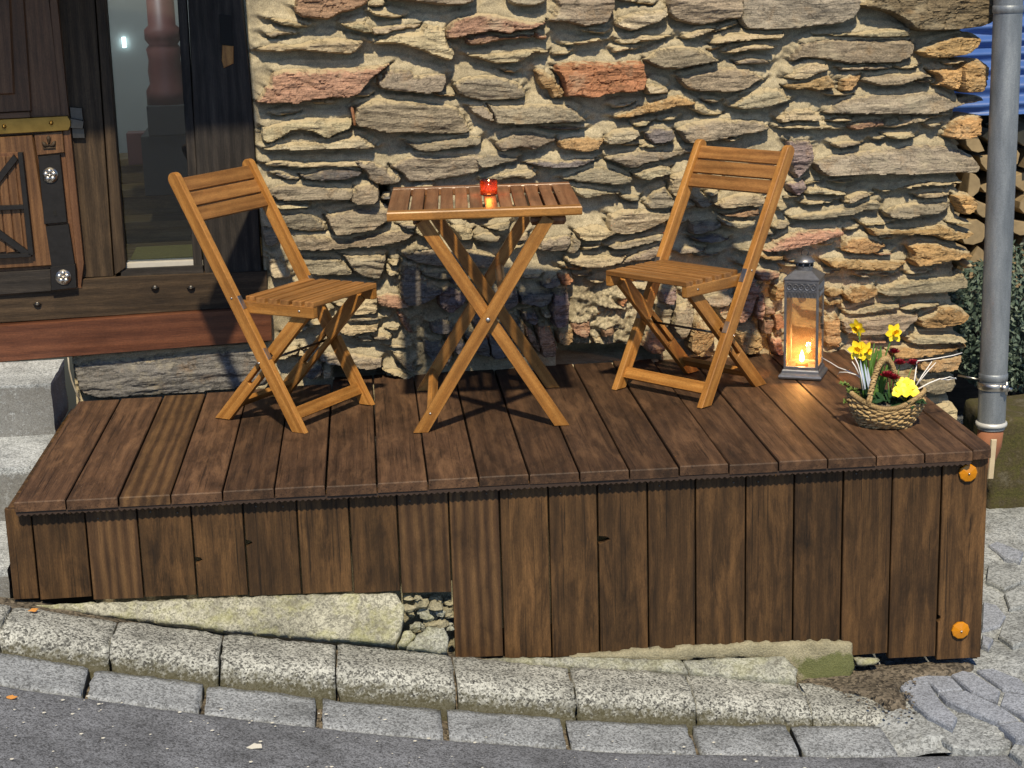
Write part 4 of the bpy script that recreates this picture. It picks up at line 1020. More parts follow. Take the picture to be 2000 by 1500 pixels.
# saw-toothed edging under the front edge
n = 330; L0, L1 = .004, 19*PW-.004
V = []; F = []
for k in range(n+1):
    x = L0+(L1-L0)*k/n
    V += [(x, 0, -.0295), (x, 0, -.0385-(.0055 if k % 2 else 0)), (x, .012, -.0295), (x, .012, -.0385-(.0055 if k % 2 else 0))]
for k in range(n):
    a = 4*k; b = a+4; F += [(a, a+1, b+1, b), (a+2, b+2, b+3, a+3), (a+1, a+3, b+3, b+1)]
link('serrated_edging', mesh('serrated_edging', V, F), M_RUBBER, deck, Matrix.Translation((0, .004, 0)))
for (x, y), lab in (((1890, 923), 'amber round reflector at the top right corner'), ((1875, 1230), 'amber round reflector near the foot of the last board')):
    p = at_y(x, y, YB-.004); b_ = MB(); b_.lathe([(.0275, 0), (.0275, .006), (.025, .008), (.004, .013), (.0001, .013)], 10)
    me = mesh('reflector', b_.V, b_.F); o = link('reflector', me, M_AMBER, deck, frame((1, 0, 0), (0, -1, 0), p)); o['label'] = lab
    s_ = MB(); s_.ball((0, 0, .0135), .0035, 8, 5); link('screw', mesh('screw', s_.V, s_.F), M_STEEL, o, None, True)
# nail heads near the top of the boards
for k in range(1, 20):
    for s in (.25, .75):
        if prng.random() < .45: continue
        x = bx[k]+(bx[k+1]-bx[k])*s if k < 20 else 0; b_ = MB(); b_.ball((0, 0, 0), .003, 8, 4, (1, .4, 1))
        link('nail', mesh('nail', b_.V, b_.F), M_DARKSTEEL, deck, Matrix.Translation((x, YB-.003, -.066+prng.uniform(-.008, .008))), True)
# ------------------------------------------------------------------ folding chairs
def screw(parent, loc, ax, r=.004):
    b_ = MB(); b_.ball((0, 0, 0), r, 10, 5, (1, 1, .5))
    return link('screw', mesh('screw', b_.V, b_.F), M_STEEL, parent, frame(Vector(ax).orthogonal(), ax, loc), True)
def chair(label, x, y, ang):
    """local +y runs to the back, local x across; dimensions solved from both chairs in the photograph"""
    t = thing('folding_chair', label, 'chair', (x, y, .001), ang-math.pi/2, 'folding chairs on the deck')
    W, H, T = .378, .786, .433; TR, WR = .337, .30; ZS, TF, TB = .416, -.073, .206
    d = Vector((0, T, H)); L = d.length; d.normalize(); nrm = Vector((0, -d.z, d.y))
    hd, wd = .021, .024
    k = T/H
    for s in (-1, 1):
        # rail outline in its own plane: x along the rail, y towards the front
        foot = hd*d.y/d.z
        poly = [(foot, hd), (-foot, -hd)]
        poly = [(-foot, hd), (foot, -hd), (L, -hd)]+[(L+hd*math.sin(a), -hd*math.cos(a)) for a in [math.pi*i/8 for i in range(1, 8)]]+[(L, hd)]
        me = plate_mesh('side_rail', poly, -wd/2, wd/2, .003, True)
        M = Matrix((d, nrm, d.cross(nrm))).transposed().to_4x4(); M.translation = (s*W/2, 0, 0)
        link('side_rail', me, M_CHAIR, t, M)
        screw(t, (s*(W/2+wd/2+.0005), .433*.53, .786*.53), (s, 0, 0))
        # slotted rear leg
        p = Vector((s*WR/2, TR, 0)); q = Vector((s*WR/2, TF+.055, ZS-.035)); e = (q-p); LL = e.length; e.normalize(); n2 = Vector((0, e.z, -e.y))
        h2 = .0225; f2 = h2*e.y/e.z
        m_ = MB()
        def seg(pl):
            mm = plate_mesh('tmp', pl, -.010, .010, .002, True); m_.add([v.co[:] for v in mm.vertices], [tuple(f.vertices) for f in mm.polygons]); bpy.data.meshes.remove(mm)
        a0, a1 = LL*.34, LL*.62
        seg([(f2, h2), (-f2, -h2), (a0, -h2), (a0, h2)]); seg([(a1, -h2), (LL, -h2), (LL, h2), (a1, h2)])
        seg([(a0, -h2), (a1, -h2), (a1, -.006), (a0, -.006)]); seg([(a0, .006), (a1, .006), (a1, h2), (a0, h2)])
        M2 = Matrix((e, n2, e.cross(n2))).transposed().to_4x4(); M2.translation = p
        link('rear_leg', mesh('rear_leg', m_.V, m_.F), M_CHAIR, t, M2)
        # seat bearer
        beam('seat_bearer', (s*(W/2-wd/2-.012), TF+.005, ZS-.030), (s*(W/2-wd/2-.012), TB+.03, ZS-.030), (0, 0, 1), .020, .038, M_CHAIR, t, .003)
        screw(t, (s*(W/2-wd/2-.0015), TF+.06, ZS-.028), (s, 0, 0))
        # hinge plates: at the seat joint and at the crossing
        zc = .235; yc = k*zc
        for (z0, nm, l) in ((ZS-.022, 'hinge_plate', .046), (zc, 'hinge_plate', .040)):
            c = Vector((s*W/2, k*z0, z0))+nrm*(-.0)+Vector((0, -hd*d.z-.001, hd*d.y))
            c = Vector((s*(W/2), k*z0, z0))-(-nrm)*(hd+.0008)
            beam(nm, c-d*l/2, c+d*l/2, nrm, wd*.75, .0022, M_STEEL, t, .0006)
    # back slats
    for i in range(3):
        c = d*(L-.026-i*.0522); c = Vector((0, c.y, c.z))
        o = beam('back_slat', c+Vector((-W/2+wd/2-.004, 0, 0)), c+Vector((W/2-wd/2+.004, 0, 0)), nrm, .0475, .014, M_SEAT, t, .003)
    # seat slats
    for i in range(6):
        yy = TF+.021+i*.0474
        w = .372 if i < 5 else W-wd-.004
        beam('seat_slat', (-w/2+.012, yy, ZS-.005), (w/2-.012, yy, ZS-.005), (0, 0, 1), .0345, .017, M_SEAT, t, .0022)
    zf = .052; beam('front_stretcher', (-W/2+wd/2-.003, k*zf, zf), (W/2-wd/2+.003, k*zf, zf), nrm, .040, .016, M_CHAIR, t, .002)
    e0 = .13; pr = Vector((0, TR, 0))+e*(LL*e0)
    beam('rear_stretcher', pr+Vector((-WR/2+.011, 0, 0)), pr+Vector((WR/2-.011, 0, 0)), n2, .036, .015, M_CHAIR, t, .002)
    zc = .215; rp = Vector((0, 0, 0))
    # the rod runs through both slots from rail to rail
    a = Vector((0, TR, 0))+e*(LL*.56)
    r_ = MB(); r_.tube([(-W/2, a.y, a.z), (W/2, a.y, a.z)], .0042, 10); link('rod', mesh('rod', r_.V, r_.F), M_DARKSTEEL, t, None, True)
    for s in (-1, 1):
        screw(t, (s*(W/2+wd/2+.0005), a.y, a.z), (s, 0, 0), .005)
    return t
chair('slatted acacia folding chair in front of the door, facing the table from the left', .887, .741, math.radians(145.6))
chair('slatted acacia folding chair between the bistro table and the lantern', 1.967, .796, math.radians(38.9))

# ------------------------------------------------------------------ bistro table
tb = thing('folding_table', 'small square folding table with slatted brown top and crossed legs', 'table', (1.394, .762, .001), math.radians(-3.0))
TW, TD, TZ = .592, .59, .70
bw = .045
for s, nm in ((-1, 'front_rail'), (1, 'back_rail')):
    beam(nm, (-TW/2, s*(TD/2-bw/2), TZ-.0135), (TW/2, s*(TD/2-bw/2), TZ-.0135), (0, 0, 1), bw, .027, M_TABLE if s > 0 else M_CHAIR, tb, .004)
ns = 12; gap = .0075; ew = .062; iw = (TW-2*ew-gap*(ns-1))/(ns-2); xx = -TW/2
for i in range(ns):
    w = ew if i in (0, ns-1) else iw
    beam('table_slat', (xx+w/2, -TD/2+bw+.0004, TZ-.0095), (xx+w/2, TD/2-bw-.0004, TZ-.0095), (0, 0, 1), w, .017, M_TABLE, tb, .0025); xx += w+gap
def tleg(x0, x1, y, w, t):
    p = Vector((x0, y, 0)); q = Vector((x1, y, TZ-.035)); e = (q-p); L = e.length; e.normalize(); n = Vector((-e.z, 0, e.x)); h = w/2; f = h*e.x/e.z
    if n.z < 0: n = -n
    n = Vector((-e.z, 0, e.x))
    f = h*e.x/e.z
    poly = [(-f*1.0, -h), (L, -h), (L, h), (f, h)]
    poly = [(f, -h), (L, -h), (L, h), (-f, h)]
    me = plate_mesh('table_leg', poly, -t/2, t/2, .003, True)
    M = Matrix((e, n, e.cross(n))).transposed().to_4x4(); M.translation = p
    return link('table_leg', me, M_CHAIR, tb, M)
yf, yb = -TD/2+.045, TD/2-.03
tleg(-.222, .195, yf-.012, .040, .022); tleg(.222, -.195, yf+.0115, .040, .022)
tleg(-.222, .195, yb+.012, .040, .022); tleg(.222, -.195, yb-.0115, .040, .022)
for y, s in ((yf-.024, -1), (yb+.024, 1)):
    b_ = MB(); b_.ball((0, 0, 0), .0075, 12, 6, (1, 1, .45)); link('bolt', mesh('bolt', b_.V, b_.F), M_STEEL, tb, frame((1, 0, 0), (0, s, 0), (0, y, .354)), True)
beam('cleat', (.195, -TD/2+.055, TZ-.046), (.195, TD/2-.05, TZ-.046), (0, 0, 1), .11, .034, M_TABLE, tb, .012)
beam('cleat', (-.195, -TD/2+.075, TZ-.040), (-.195, TD/2-.06, TZ-.040), (0, 0, 1), .05, .022, M_TABLE, tb, .004)
xs = -.222+(.417)*.085/.665
beam('stretcher', (-.185, yf, .062), (-.185, yb, .062), (1, 0, .6), .034, .018, M_CHAIR, tb, .003)
beam('stretcher', (.05, yf+.023, .425), (.05, yb-.023, .425), (1, 0, -1), .030, .016, M_TABLE, tb, .003)
screw(tb, (-.19, yf-.0235, .062), (0, -1, 0))

def flame(parent, loc, s=1.0):
    b_ = MB(); b_.lathe([(.0001, 0), (.0042, .004), (.0052, .009), (.0035, .017), (.0001, .026)], 12)
    o = link('flame', mesh('flame', b_.V, b_.F), M_FLAME, parent, Matrix.Translation(loc) @ Matrix.Scale(s, 4), True); return o
def candle_light(parent, loc, watts):
    l = bpy.data.lights.new('candle_glow', 'POINT'); l.energy = watts; l.color = (1, .50, .16); l.shadow_soft_size = .008
    o = bpy.data.objects.new('candle_glow', l); COL.objects.link(o); o.parent = parent; o.location = loc
# candle in a red glass on the table
cp = at_z(955, 380, TZ+.002)
cg = thing('candle_glass', 'lit tea light in a small dark red glass on the table', 'candle', (cp[0], cp[1], TZ+.0015))
b_ = MB(); b_.lathe([(.0005, 0), (.026, 0), (.0275, .004), (.0285, .048), (.0268, .048), (.0258, .012), (.0005, .012)], 28); b_.build('glass', M_REDGLASS, cg, None, True)
b_ = MB(); b_.lathe([(.0005, .0085), (.0195, .0085), (.0195, .0165), (.0005, .017)], 24); b_.build('wax', M_WAX, cg, None, True)
flame(cg, (0, 0, .016), 1.25); candle_light(cg, (0, 0, .036), .35)

# ------------------------------------------------------------------ lantern
LC = at_z(1570, 730, 0)
lant = thing('lantern', 'tall silvery metal lantern with glass sides and pierced band, candle burning inside', 'lantern', (2.503, .995, .0), math.radians(-24))
hw = .058
def sq(h): return [(-h, -h), (h, -h), (h, h), (-h, h)]
def loft(name, rings, mat, cap=True, parent=lant):
    V = []; F = []
    for h, z in rings: V += [(x, y, z) for x, y in sq(h)]
    for i in range(len(rings)-1): F += [(4*i+k, 4*i+(k+1) % 4, 4*i+4+(k+1) % 4, 4*i+4+k) for k in range(4)]
    if cap: F += [(3, 2, 1, 0), tuple(4*(len(rings)-1)+k for k in range(4))]
    return link(name, mesh(name, V, F), mat, parent)
loft('base_tray', [(.072, .004), (.074, .010), (.072, .016), (.064, .022), (.063, .030), (.060, .034)], M_GALV)
for sx in (-1, 1):
    for sy in (-1, 1):
        b_ = MB(); b_.ball((sx*.060, sy*.060, .005), .007, 8, 5, (1.4, 1.4, .9)); b_.build('foot', M_GALV, lant, None, True)
        beam('corner_post', (sx*(hw-.0035), sy*(hw-.0035), .034), (sx*(hw-.0035), sy*(hw-.0035), .345), (1, 0, 0), .008, .008, M_GALV, lant, .001)
for k in range(4):
    a = math.pi/2*k; R = Matrix.Rotation(a, 4, 'Z')
    o = beam('bottom_bar', R @ Vector((-hw+.008, -hw+.0035, .040)), R @ Vector((hw-.008, -hw+.0035, .040)), (0, 0, 1), .007, .010, M_GALV, lant, .001)
    b_ = MB(); b_.box((-hw+.008, -hw+.0025, .046), (hw-.008, -hw+.0035, .285), R); b_.build('glass_pane', M_LGLASS, lant)
    # pierced band: two strips with a row of scrolls and a row of teeth between them
    b_ = MB(); b_.box((-hw+.007, -hw-.0005, .335), (hw-.007, -hw+.0025, .345), R); b_.box((-hw+.007, -hw-.0005, .306), (hw-.007, -hw+.0025, .310), R)
    b_.box((-hw+.007, -hw+.0022, .2855), (hw-.007, -hw+.0028, .345), R)
    for j in range(5):
        xj = -hw+.017+j*.0205; ring = [R @ Vector((xj+.0085*math.cos(q), -hw-.001, .3225+.0095*math.sin(q))) for q in [2*math.pi*i/12 for i in range(12)]]
        b_.tube(ring, .0022, 5, False, True); b_.ball(R @ Vector((xj, -hw-.001, .3225)), .003, 6, 4)
    for j in range(9):
        xj = -hw+.013+j*.0113
        b_.tube([R @ Vector((xj-.005, -hw-.001, .306)), R @ Vector((xj, -hw-.001, .288)), R @ Vector((xj+.005, -hw-.001, .306))], .0017, 5)
    b_.build('pierced_band', M_GALV, lant)
loft('roof', [(.0585, .345), (.061, .347), (.061, .351), (.030, .374), (.030, .376)], M_GALV)
b_ = MB(); b_.lathe([(.029, .374), (.029, .388)], 20); b_.lathe([(.029, .398), (.031, .400), (.036, .402), (.036, .404), (.024, .416), (.010, .422), (.0005, .424)], 20)
for k in range(8):
    t = 2*math.pi*k/8; b_.tube([(.028*math.cos(t), .028*math.sin(t), .386), (.028*math.cos(t), .028*math.sin(t), .400)], .003, 6)
b_.build('chimney', M_GALV, lant, None, True)
b_ = MB(); b_.tube([(.012*math.cos(q), 0, .424+.012*math.sin(q)+.008) for q in [2*math.pi*i/16 for i in range(16)]], .0018, 6, False, True); b_.build('ring', M_DARKSTEEL, lant, None, True)
b_ = MB(); b_.box((hw, -.006, .17), (hw+.010, .004, .185)); b_.box((hw, -.012, .19), (hw+.004, .006, .215)); b_.build('clasp', M_DARKSTEEL, lant)
tl = thing('tea_light', 'burning red tea light standing inside the lantern', 'candle', (2.495, .985, .034))
b_ = MB(); b_.lathe([(.0005, 0), (.021, 0), (.021, .018), (.019, .018), (.019, .015), (.0005, .015)], 24); b_.build('cup', M_WAX, tl, None, True)
flame(tl, (0, 0, .017), 1.7); candle_light(tl, (0, 0, .05), 4.5)
# ------------------------------------------------------------------ flower basket
BX, BY = 2.590, .325
KS = .82
bk = thing('flower_basket', 'oval woven seagrass basket with an arched rope handle, full of spring flowers', 'basket', (BX, BY, .001), math.radians(-14)); bk.scale = (KS, KS, KS)
M_SEAG = wood('seagrass', (.17, .105, .045), (.38, .265, .125), (.56, .43, .23), .7, 30, .55, .3, fine=.4, bump=.4)
frng = random.Random(12)
def brad(z, t):
    """basket outline: wide oval belly, drawn in under the handle, ends raised"""
    f = z/.098
    s = .62+.42*math.sin(min(1, f*.95+.08)*math.pi*.52)
    return (.128*s*(1+.04*math.cos(2*t)), .092*s*(1-.10*math.cos(2*t)))
rows = 12; NS = 120
for i in range(rows):
    z = .004+i*.0088; pts = []
    for k in range(NS):
        t = 2*math.pi*k/NS; a, b = brad(z, t)
        wv = .0050*math.sin(15*t+(math.pi if i % 2 else 0)+.5*math.sin(2*t+i*.3)); lift = .024*(z/.1)**1.3*math.cos(2*t+.25)+.0045*math.sin(3*t+i*.7)
        pts.append(((a+wv)*math.cos(t), (b+wv)*math.sin(t), z+lift+.0015*math.sin(26*t+i)+frng.uniform(-.0006, .0006)))
    r = [.0050+.0013*math.sin(26*2*math.pi*k/NS+i*1.3)+frng.uniform(-.0006, .0006) for k in range(NS)]
    m_ = MB(); m_.tube(pts, r, 7, False, True); m_.build('weaver', M_SEAG, bk, None, True)
m_ = MB()
for k in range(150):                                            # braided rim wound round the top row
    t = 2*math.pi*k/150; a, b = brad(.103, t); z = .112+.024*math.cos(2*t)
    p = Vector((a*math.cos(t), b*math.sin(t), z)); tg = Vector((-a*math.sin(t), b*math.cos(t), -.048*math.sin(2*t))).normalized(); o_ = Vector((math.cos(t), math.sin(t), 0)); up = tg.cross(o_)
    q = [p+(o_*math.cos(s)+up*math.sin(s))*.0085+tg*(s/7*.012) for s in (-1.9, -.9, .1, 1.1, 2.1)]
    m_.tube(q, .0030, 5)
m_.build('braided_rim', M_SEAG, bk, None, True)
m_ = MB(); m_.lathe([(.0005, .004), (.075, .004), (.10, .05), (.108, .085), (.0005, .094)], 24); m_.build('soil', M_SOIL, bk, Matrix.Diagonal((1, .72, 1, 1)), True)
m_ = MB(); hn = 46
core_ = [Vector((-.012+.030*math.sin(math.pi*s)*0+(-.055+.115*s), -.088+.165*s, .100+.155*math.sin(math.pi*min(1, s*1.0))**.72)) for s in [i/hn for i in range(hn+1)]]
for j in range(3):
    pts = []
    for i, p in enumerate(core_):
        tg = (core_[min(hn, i+1)]-core_[max(0, i-1)]).normalized(); a = tg.cross(Vector((1, -.7, 0))).normalized(); b = tg.cross(a); th = i*.85+j*2*math.pi/3
        pts.append(p+(a*math.cos(th)+b*math.sin(th))*.0062)
    m_.tube(pts, [.0056+.0008*math.sin(i*1.7+j) for i in range(hn+1)], 6)
for i in range(2, hn-2, 1):                                      # binding
    p = core_[i]; tg = (core_[i+1]-core_[i-1]).normalized(); a = tg.cross(Vector((1, -.7, 0))).normalized(); b = tg.cross(a)
    m_.tube([p+(a*math.cos(q)+b*math.sin(q))*.0105+tg*(.004*q/6.28) for q in [2*math.pi*k/8 for k in range(8)]], .0024, 5, False, True)
m_.build('handle', M_SEAG, bk, None, True)

def leafmat(name, col, tint, rough=.45):
    m, nt, b = new_mat(name); T = NT(nt); v, oi = T.objvec(); n = T.noise(v, 40, 4, .6)
    c = T.mix(n, col, tint); T.l(c, b.inputs['Base Color']); b.inputs['Roughness'].default_value = rough
    b.inputs['Subsurface Weight'].default_value = 0; return m
M_LEAF = leafmat('daffodil_leaf', (.045, .12, .02), (.13, .25, .05)); M_DKLEAF = leafmat('dark_leaf', (.010, .035, .014), (.03, .075, .03), .35)
M_FERN = leafmat('light_leaf', (.06, .11, .02), (.16, .24, .05)); M_YEL = leafmat('yellow_petal', (.82, .60, .01), (.95, .78, .04), .5); M_ORY = leafmat('trumpet_yellow', (.80, .46, .005), (.92, .62, .01), .5)
M_RED = leafmat('dark_red_petal', (.14, .004, .012), (.32, .012, .03), .5); M_WHITE = plain('white_twig', (.78, .76, .74), .6, 0, .12, 60); M_SPIKE = plain('silver_foil', (.55, .62, .74), .3, .4, .2, 60)
def blade(m, base, tip, w, bend=.0, n=7, twist=0):
    base = Vector(base); tip = Vector(tip); ax = (tip-base); sd = ax.cross(Vector((math.sin(twist), math.cos(twist), .1))).normalized(); nn = sd.cross(ax).normalized()
    V = []; F = []
    for i in range(n+1):
        s = i/n; c = base+ax*s+nn*(bend*math.sin(math.pi*s*.5)**2); ww = w*(math.sin(math.pi*(s*.86+.12)))**.6*.5
        V += [c-sd*ww+nn*.0006, c-nn*.0012*1.0, c+sd*ww+nn*.0006]
    for i in range(n):
        a = 3*i; F += [(a, a+1, a+4, a+3), (a+1, a+2, a+5, a+4)]
    k = len(V); V2 = [Vector(v)+nn*.0011 for v in V]; F2 = [tuple(k+i for i in reversed(f)) for f in F]
    m.add(V+V2, F+F2)
def petal(m, c, d, nrm, L, w, cup=.2):
    c = Vector(c); d = Vector(d).normalized(); nrm = Vector(nrm).normalized(); s = d.cross(nrm)
    V = []; F = []
    prof = ((0, .25), (.25, .75), (.55, 1.0), (.8, .72), (1, .08))
    for f, ww in prof:
        p = c+d*(L*f)+nrm*(cup*L*f*f); V += [p-s*(w*ww/2)+nrm*(.10*w*ww), p, p+s*(w*ww/2)+nrm*(.10*w*ww)]
    for i in range(len(prof)-1): a = 3*i; F += [(a, a+1, a+4, a+3), (a+1, a+2, a+5, a+4)]
    k = len(V); m.add(V+[Vector(v)-nrm*.0007 for v in V], F+[tuple(k+i for i in reversed(f)) for f in F])
def daffodil(label, base, head, face, size=.030):
    t = thing('daffodil', label, 'flower', base, 0, 'daffodils in the basket'); b0 = Vector(base); h = Vector(head)-b0; face = Vector(face).normalized()
    m_ = MB(); mid = h*.55+Vector((0, .006, .02)); m_.tube([Vector((0, 0, 0)), mid*.5, mid, h*.9+Vector((0, 0, .006)), h-face*.012, h-face*.004], [.0030, .0028, .0026, .0026, .0034, .0036], 7); m_.build('stem', M_LEAF, t, None, True)
    m_ = MB(); u = face.orthogonal().normalized(); v = face.cross(u)
    for k in range(6):
        q = 2*math.pi*k/6+.3; petal(m_, h+face*(.001 if k % 2 else .0), u*math.cos(q)+v*math.sin(q), face, size*frng.uniform(.9, 1.06), size*.66, .05+.08*(k % 2))
    m_.build('petals', M_YEL, t, None, True)
    m_ = MB(); R = frame(u, face, h); prof = [(.0045, -.002), (.0065, .006), (.0075, .013), (.0105, .018)]; V = []
    for i, (r, z) in enumerate(prof): V += [R @ Vector((r*(1+(.12*math.sin(7*2*math.pi*k/21) if i == 3 else 0))*math.cos(2*math.pi*k/21), r*(1+(.12*math.sin(7*2*math.pi*k/21) if i == 3 else 0))*math.sin(2*math.pi*k/21), z)) for k in range(21)]
    m_.add(V, [(i*21+k, i*21+(k+1) % 21, (i+1)*21+(k+1) % 21, (i+1)*21+k) for i in range(3) for k in range(21)]); m_.build('trumpet', M_ORY, t, None, True)
    return t
yb_ = BY+.01
def P3(x, y, Y): return tuple(at_y(x, y, Y))
daffodil('highest daffodil on the left, facing sideways, left of the handle', (BX-.055, BY+.03, .078), P3(1676, 640, BY+.05), (-.75, -.6, -.2), .029)
daffodil('daffodil on the tall stem behind the handle, nearest the downpipe', (BX-.02, BY+.03, .078), P3(1745, 650, BY+.04), (.25, -.95, .1), .032)
daffodil('lower pair of daffodil blooms over the white twigs at left', (BX-.065, BY+.015, .078), P3(1676, 683, BY+.02), (-.45, -.85, .1), .033)
daffodil('second bloom of the lower daffodils, half turned to the right', (BX-.05, BY+.015, .078), P3(1690, 686, BY+.02), (.55, -.8, .1), .031)
dl = thing('daffodil_leaves', 'clump of upright strap shaped green leaves left of the basket handle', 'plant', (BX-.035, BY+.03, .072))
for k in range(30):
    m_ = MB(); bx_, by_ = frng.uniform(-.03, .03), frng.uniform(-.02, .03); a = frng.uniform(-.35, .5); L = frng.uniform(.09, .175)
    blade(m_, (bx_, by_, 0), (bx_+L*math.sin(a)*.55+.01, by_+frng.uniform(-.02, .03), L), .0115, frng.uniform(-.02, .02), 7, frng.uniform(-.6, .6)); m_.build('leaf', M_LEAF, dl, None, True)
fn = thing('trailing_greenery', 'fine pale green sprigs spilling over the left rim of the basket', 'plant', (BX-.085, BY+.02, .078))
for k in range(7):
    m_ = MB(); a = frng.uniform(1.9, 4.4); L = frng.uniform(.045, .085); e_ = Vector((math.cos(a)*L*.7, math.sin(a)*L*.4, frng.uniform(-.01, .075)))
    pts = [e_*s+Vector((0, 0, .018*math.sin(math.pi*s))) for s in (0, .25, .5, .75, 1)]; m_.tube(pts, .0011, 5)
    for s in [i/12 for i in range(2, 13)]:
        c = e_*s+Vector((0, 0, .018*math.sin(math.pi*s)))
        for sg in (-1, 1):
            d_ = Vector((-e_.y*sg+frng.uniform(-.01, .01), e_.x*sg+frng.uniform(-.01, .01), frng.uniform(-.01, .03))); petal(m_, c, d_, (0, -.4, 1), frng.uniform(.010, .018), .006, .1)
    m_.build('sprig', M_FERN, fn, None, True)
def bellis(label, base, head, r):
    t = thing('red_daisy', label, 'flower', base, 0, 'dark red daisies in the basket'); h = Vector(head)-Vector(base)
    m_ = MB(); m_.tube([(0, 0, 0), h*.5+Vector((.003, 0, 0)), h], .0018, 6); m_.build('stem', M_LEAF, t, None, True)
    m_ = MB()
    for ring, (n_, el, L) in enumerate(((15, .15, 1.0), (13, .55, .9), (10, .95, .72), (6, 1.3, .5))):
        for k in range(n_):
            q = 2*math.pi*k/n_+ring*.4+frng.uniform(-.1, .1); d_ = Vector((math.cos(q)*math.cos(el), math.sin(q)*math.cos(el), math.sin(el)))
            petal(m_, h+Vector((0, 0, .001*ring)), d_, Vector((-math.cos(q)*math.sin(el), -math.sin(q)*math.sin(el), math.cos(el))), r*L, r*.34, .25)
    m_.build('bloom', M_RED, t, None, True)
by2 = BY+.03
bellis('dark red daisy just behind the top of the handle arch', (BX+.02, by2, .078), P3(1746, 690, by2+.03), .021)
bellis('dark red daisy framed inside the handle arch', (BX+.03, by2, .078), P3(1757, 712, by2), .023)
bellis('dark red daisy at the right foot of the handle', (BX+.05, by2, .078), P3(1783, 712, by2), .022)
bellis('largest dark red daisy low in the front, left of the yellow primrose', (BX+.0, BY-.03, .078), P3(1733, 737, BY-.02), .026)
bellis('dark red daisy low in the front touching the yellow primrose', (BX+.02, BY-.03, .078), P3(1746, 741, BY-.02), .022)
pr = thing('primrose', 'bright yellow primrose with dark green leaves on the right of the basket', 'flower', (BX+.055, BY-.035, .072))
for (x, y, Y, r) in ((1758, 757, BY-.05, .021), (1775, 752, BY-.04, .022), (1784, 764, BY-.05, .020), (1752, 766, BY-.06, .018), (1769, 765, BY-.065, .020), (1766, 745, BY-.03, .018)):
    h = Vector(P3(x, y, Y))-Vector(pr.location); f_ = Vector((frng.uniform(-.4, .4), -.8, .65)).normalized(); u = f_.orthogonal().normalized(); v = f_.cross(u); m_ = MB()
    m_.tube([(0, 0, 0), h*.6, h], .0016, 5)
    for k in range(5):
        q = 2*math.pi*k/5+frng.random(); petal(m_, h, u*math.cos(q)+v*math.sin(q), f_, r, r*1.05, .12)
    m_.build('bloom', M_YEL, pr, None, True)
for k in range(22):
    m_ = MB(); a = 2*math.pi*k/11+frng.uniform(-.2, .2); L = frng.uniform(.045, .075); el = frng.uniform(.0, .75); d_ = Vector((math.cos(a)*math.cos(el), math.sin(a)*math.cos(el), math.sin(el)))
    petal(m_, (frng.uniform(-.01, .01), frng.uniform(-.01, .01), .008), d_, Vector((0, -.2, 1)), L, .030, -.25); m_.build('leaf', M_DKLEAF, pr, None, True)
for k in range(40):
    m_ = MB(); a = frng.uniform(0, 6.28); L = frng.uniform(.03, .06); petal(m_, (-.055+frng.uniform(-.065, .06), .035+frng.uniform(-.05, .04), .008), Vector((math.cos(a), math.sin(a), frng.uniform(.3, 1.1))), Vector((0, -.3, 1)), L, .022, -.2); m_.build('leaf', M_DKLEAF, pr, None, True)
tw = thing('white_twigs', 'thin white painted twigs sticking out of both sides of the basket', 'twigs', (BX, BY, .08))
def twig(px, Y0, Y1, r=.0017):
    n_ = len(px); pts = [Vector(P3(x, y, Y0+(Y1-Y0)*i/(n_-1)))-Vector(tw.location) for i, (x, y) in enumerate(px)]; m_ = MB(); m_.tube(pts, [r*(1-.4*i/(n_-1)) for i in range(n_)], 6); m_.build('twig', M_WHITE, tw, None, True)
twig([(1684, 740), (1672, 732), (1655, 724), (1638, 718), (1622, 708), (1604, 698)], BY+.02, BY+.25, .0022); twig([(1672, 732), (1655, 727), (1640, 727), (1636, 732)], BY+.04, BY+.1)
twig([(1686, 762), (1682, 735), (1676, 712), (1669, 697)], BY-.01, BY, .0026); twig([(1680, 735), (1670, 715), (1664, 706)], BY, BY+.01, .0022)
twig([(1783, 762), (1788, 730), (1791, 705), (1830, 700), (1862, 694), (1879, 689)], BY, BY+.08, .0024)
twig([(1788, 756), (1800, 735), (1812, 718), (1820, 706)], BY, BY+.02, .0022); twig([(1796, 745), (1812, 725), (1828, 708)], BY, BY+.02, .0020)
twig([(1793, 760), (1815, 748), (1835, 740), (1852, 742), (1867, 738)], BY-.02, BY+.03, .0024); twig([(1838, 741), (1855, 736), (1868, 740)], BY, BY+.03, .0018)
ri = thing('foil_ribbon', 'pale blue foil ribbon standing upright among the leaves', 'ribbon', (BX-.06, BY-.01, .078))
m_ = MB()
for a, b in (((1690, 760), (1682, 705)), ((1698, 762), (1690, 712)), ((1702, 764), (1696, 718))):
    p0 = Vector(P3(*a, BY-.02))-Vector(ri.location); p1 = Vector(P3(*b, BY-.01))-Vector(ri.location); blade(m_, p0, p1, .007, .01, 6)
m_.build('strip', M_SPIKE, ri, None, True)
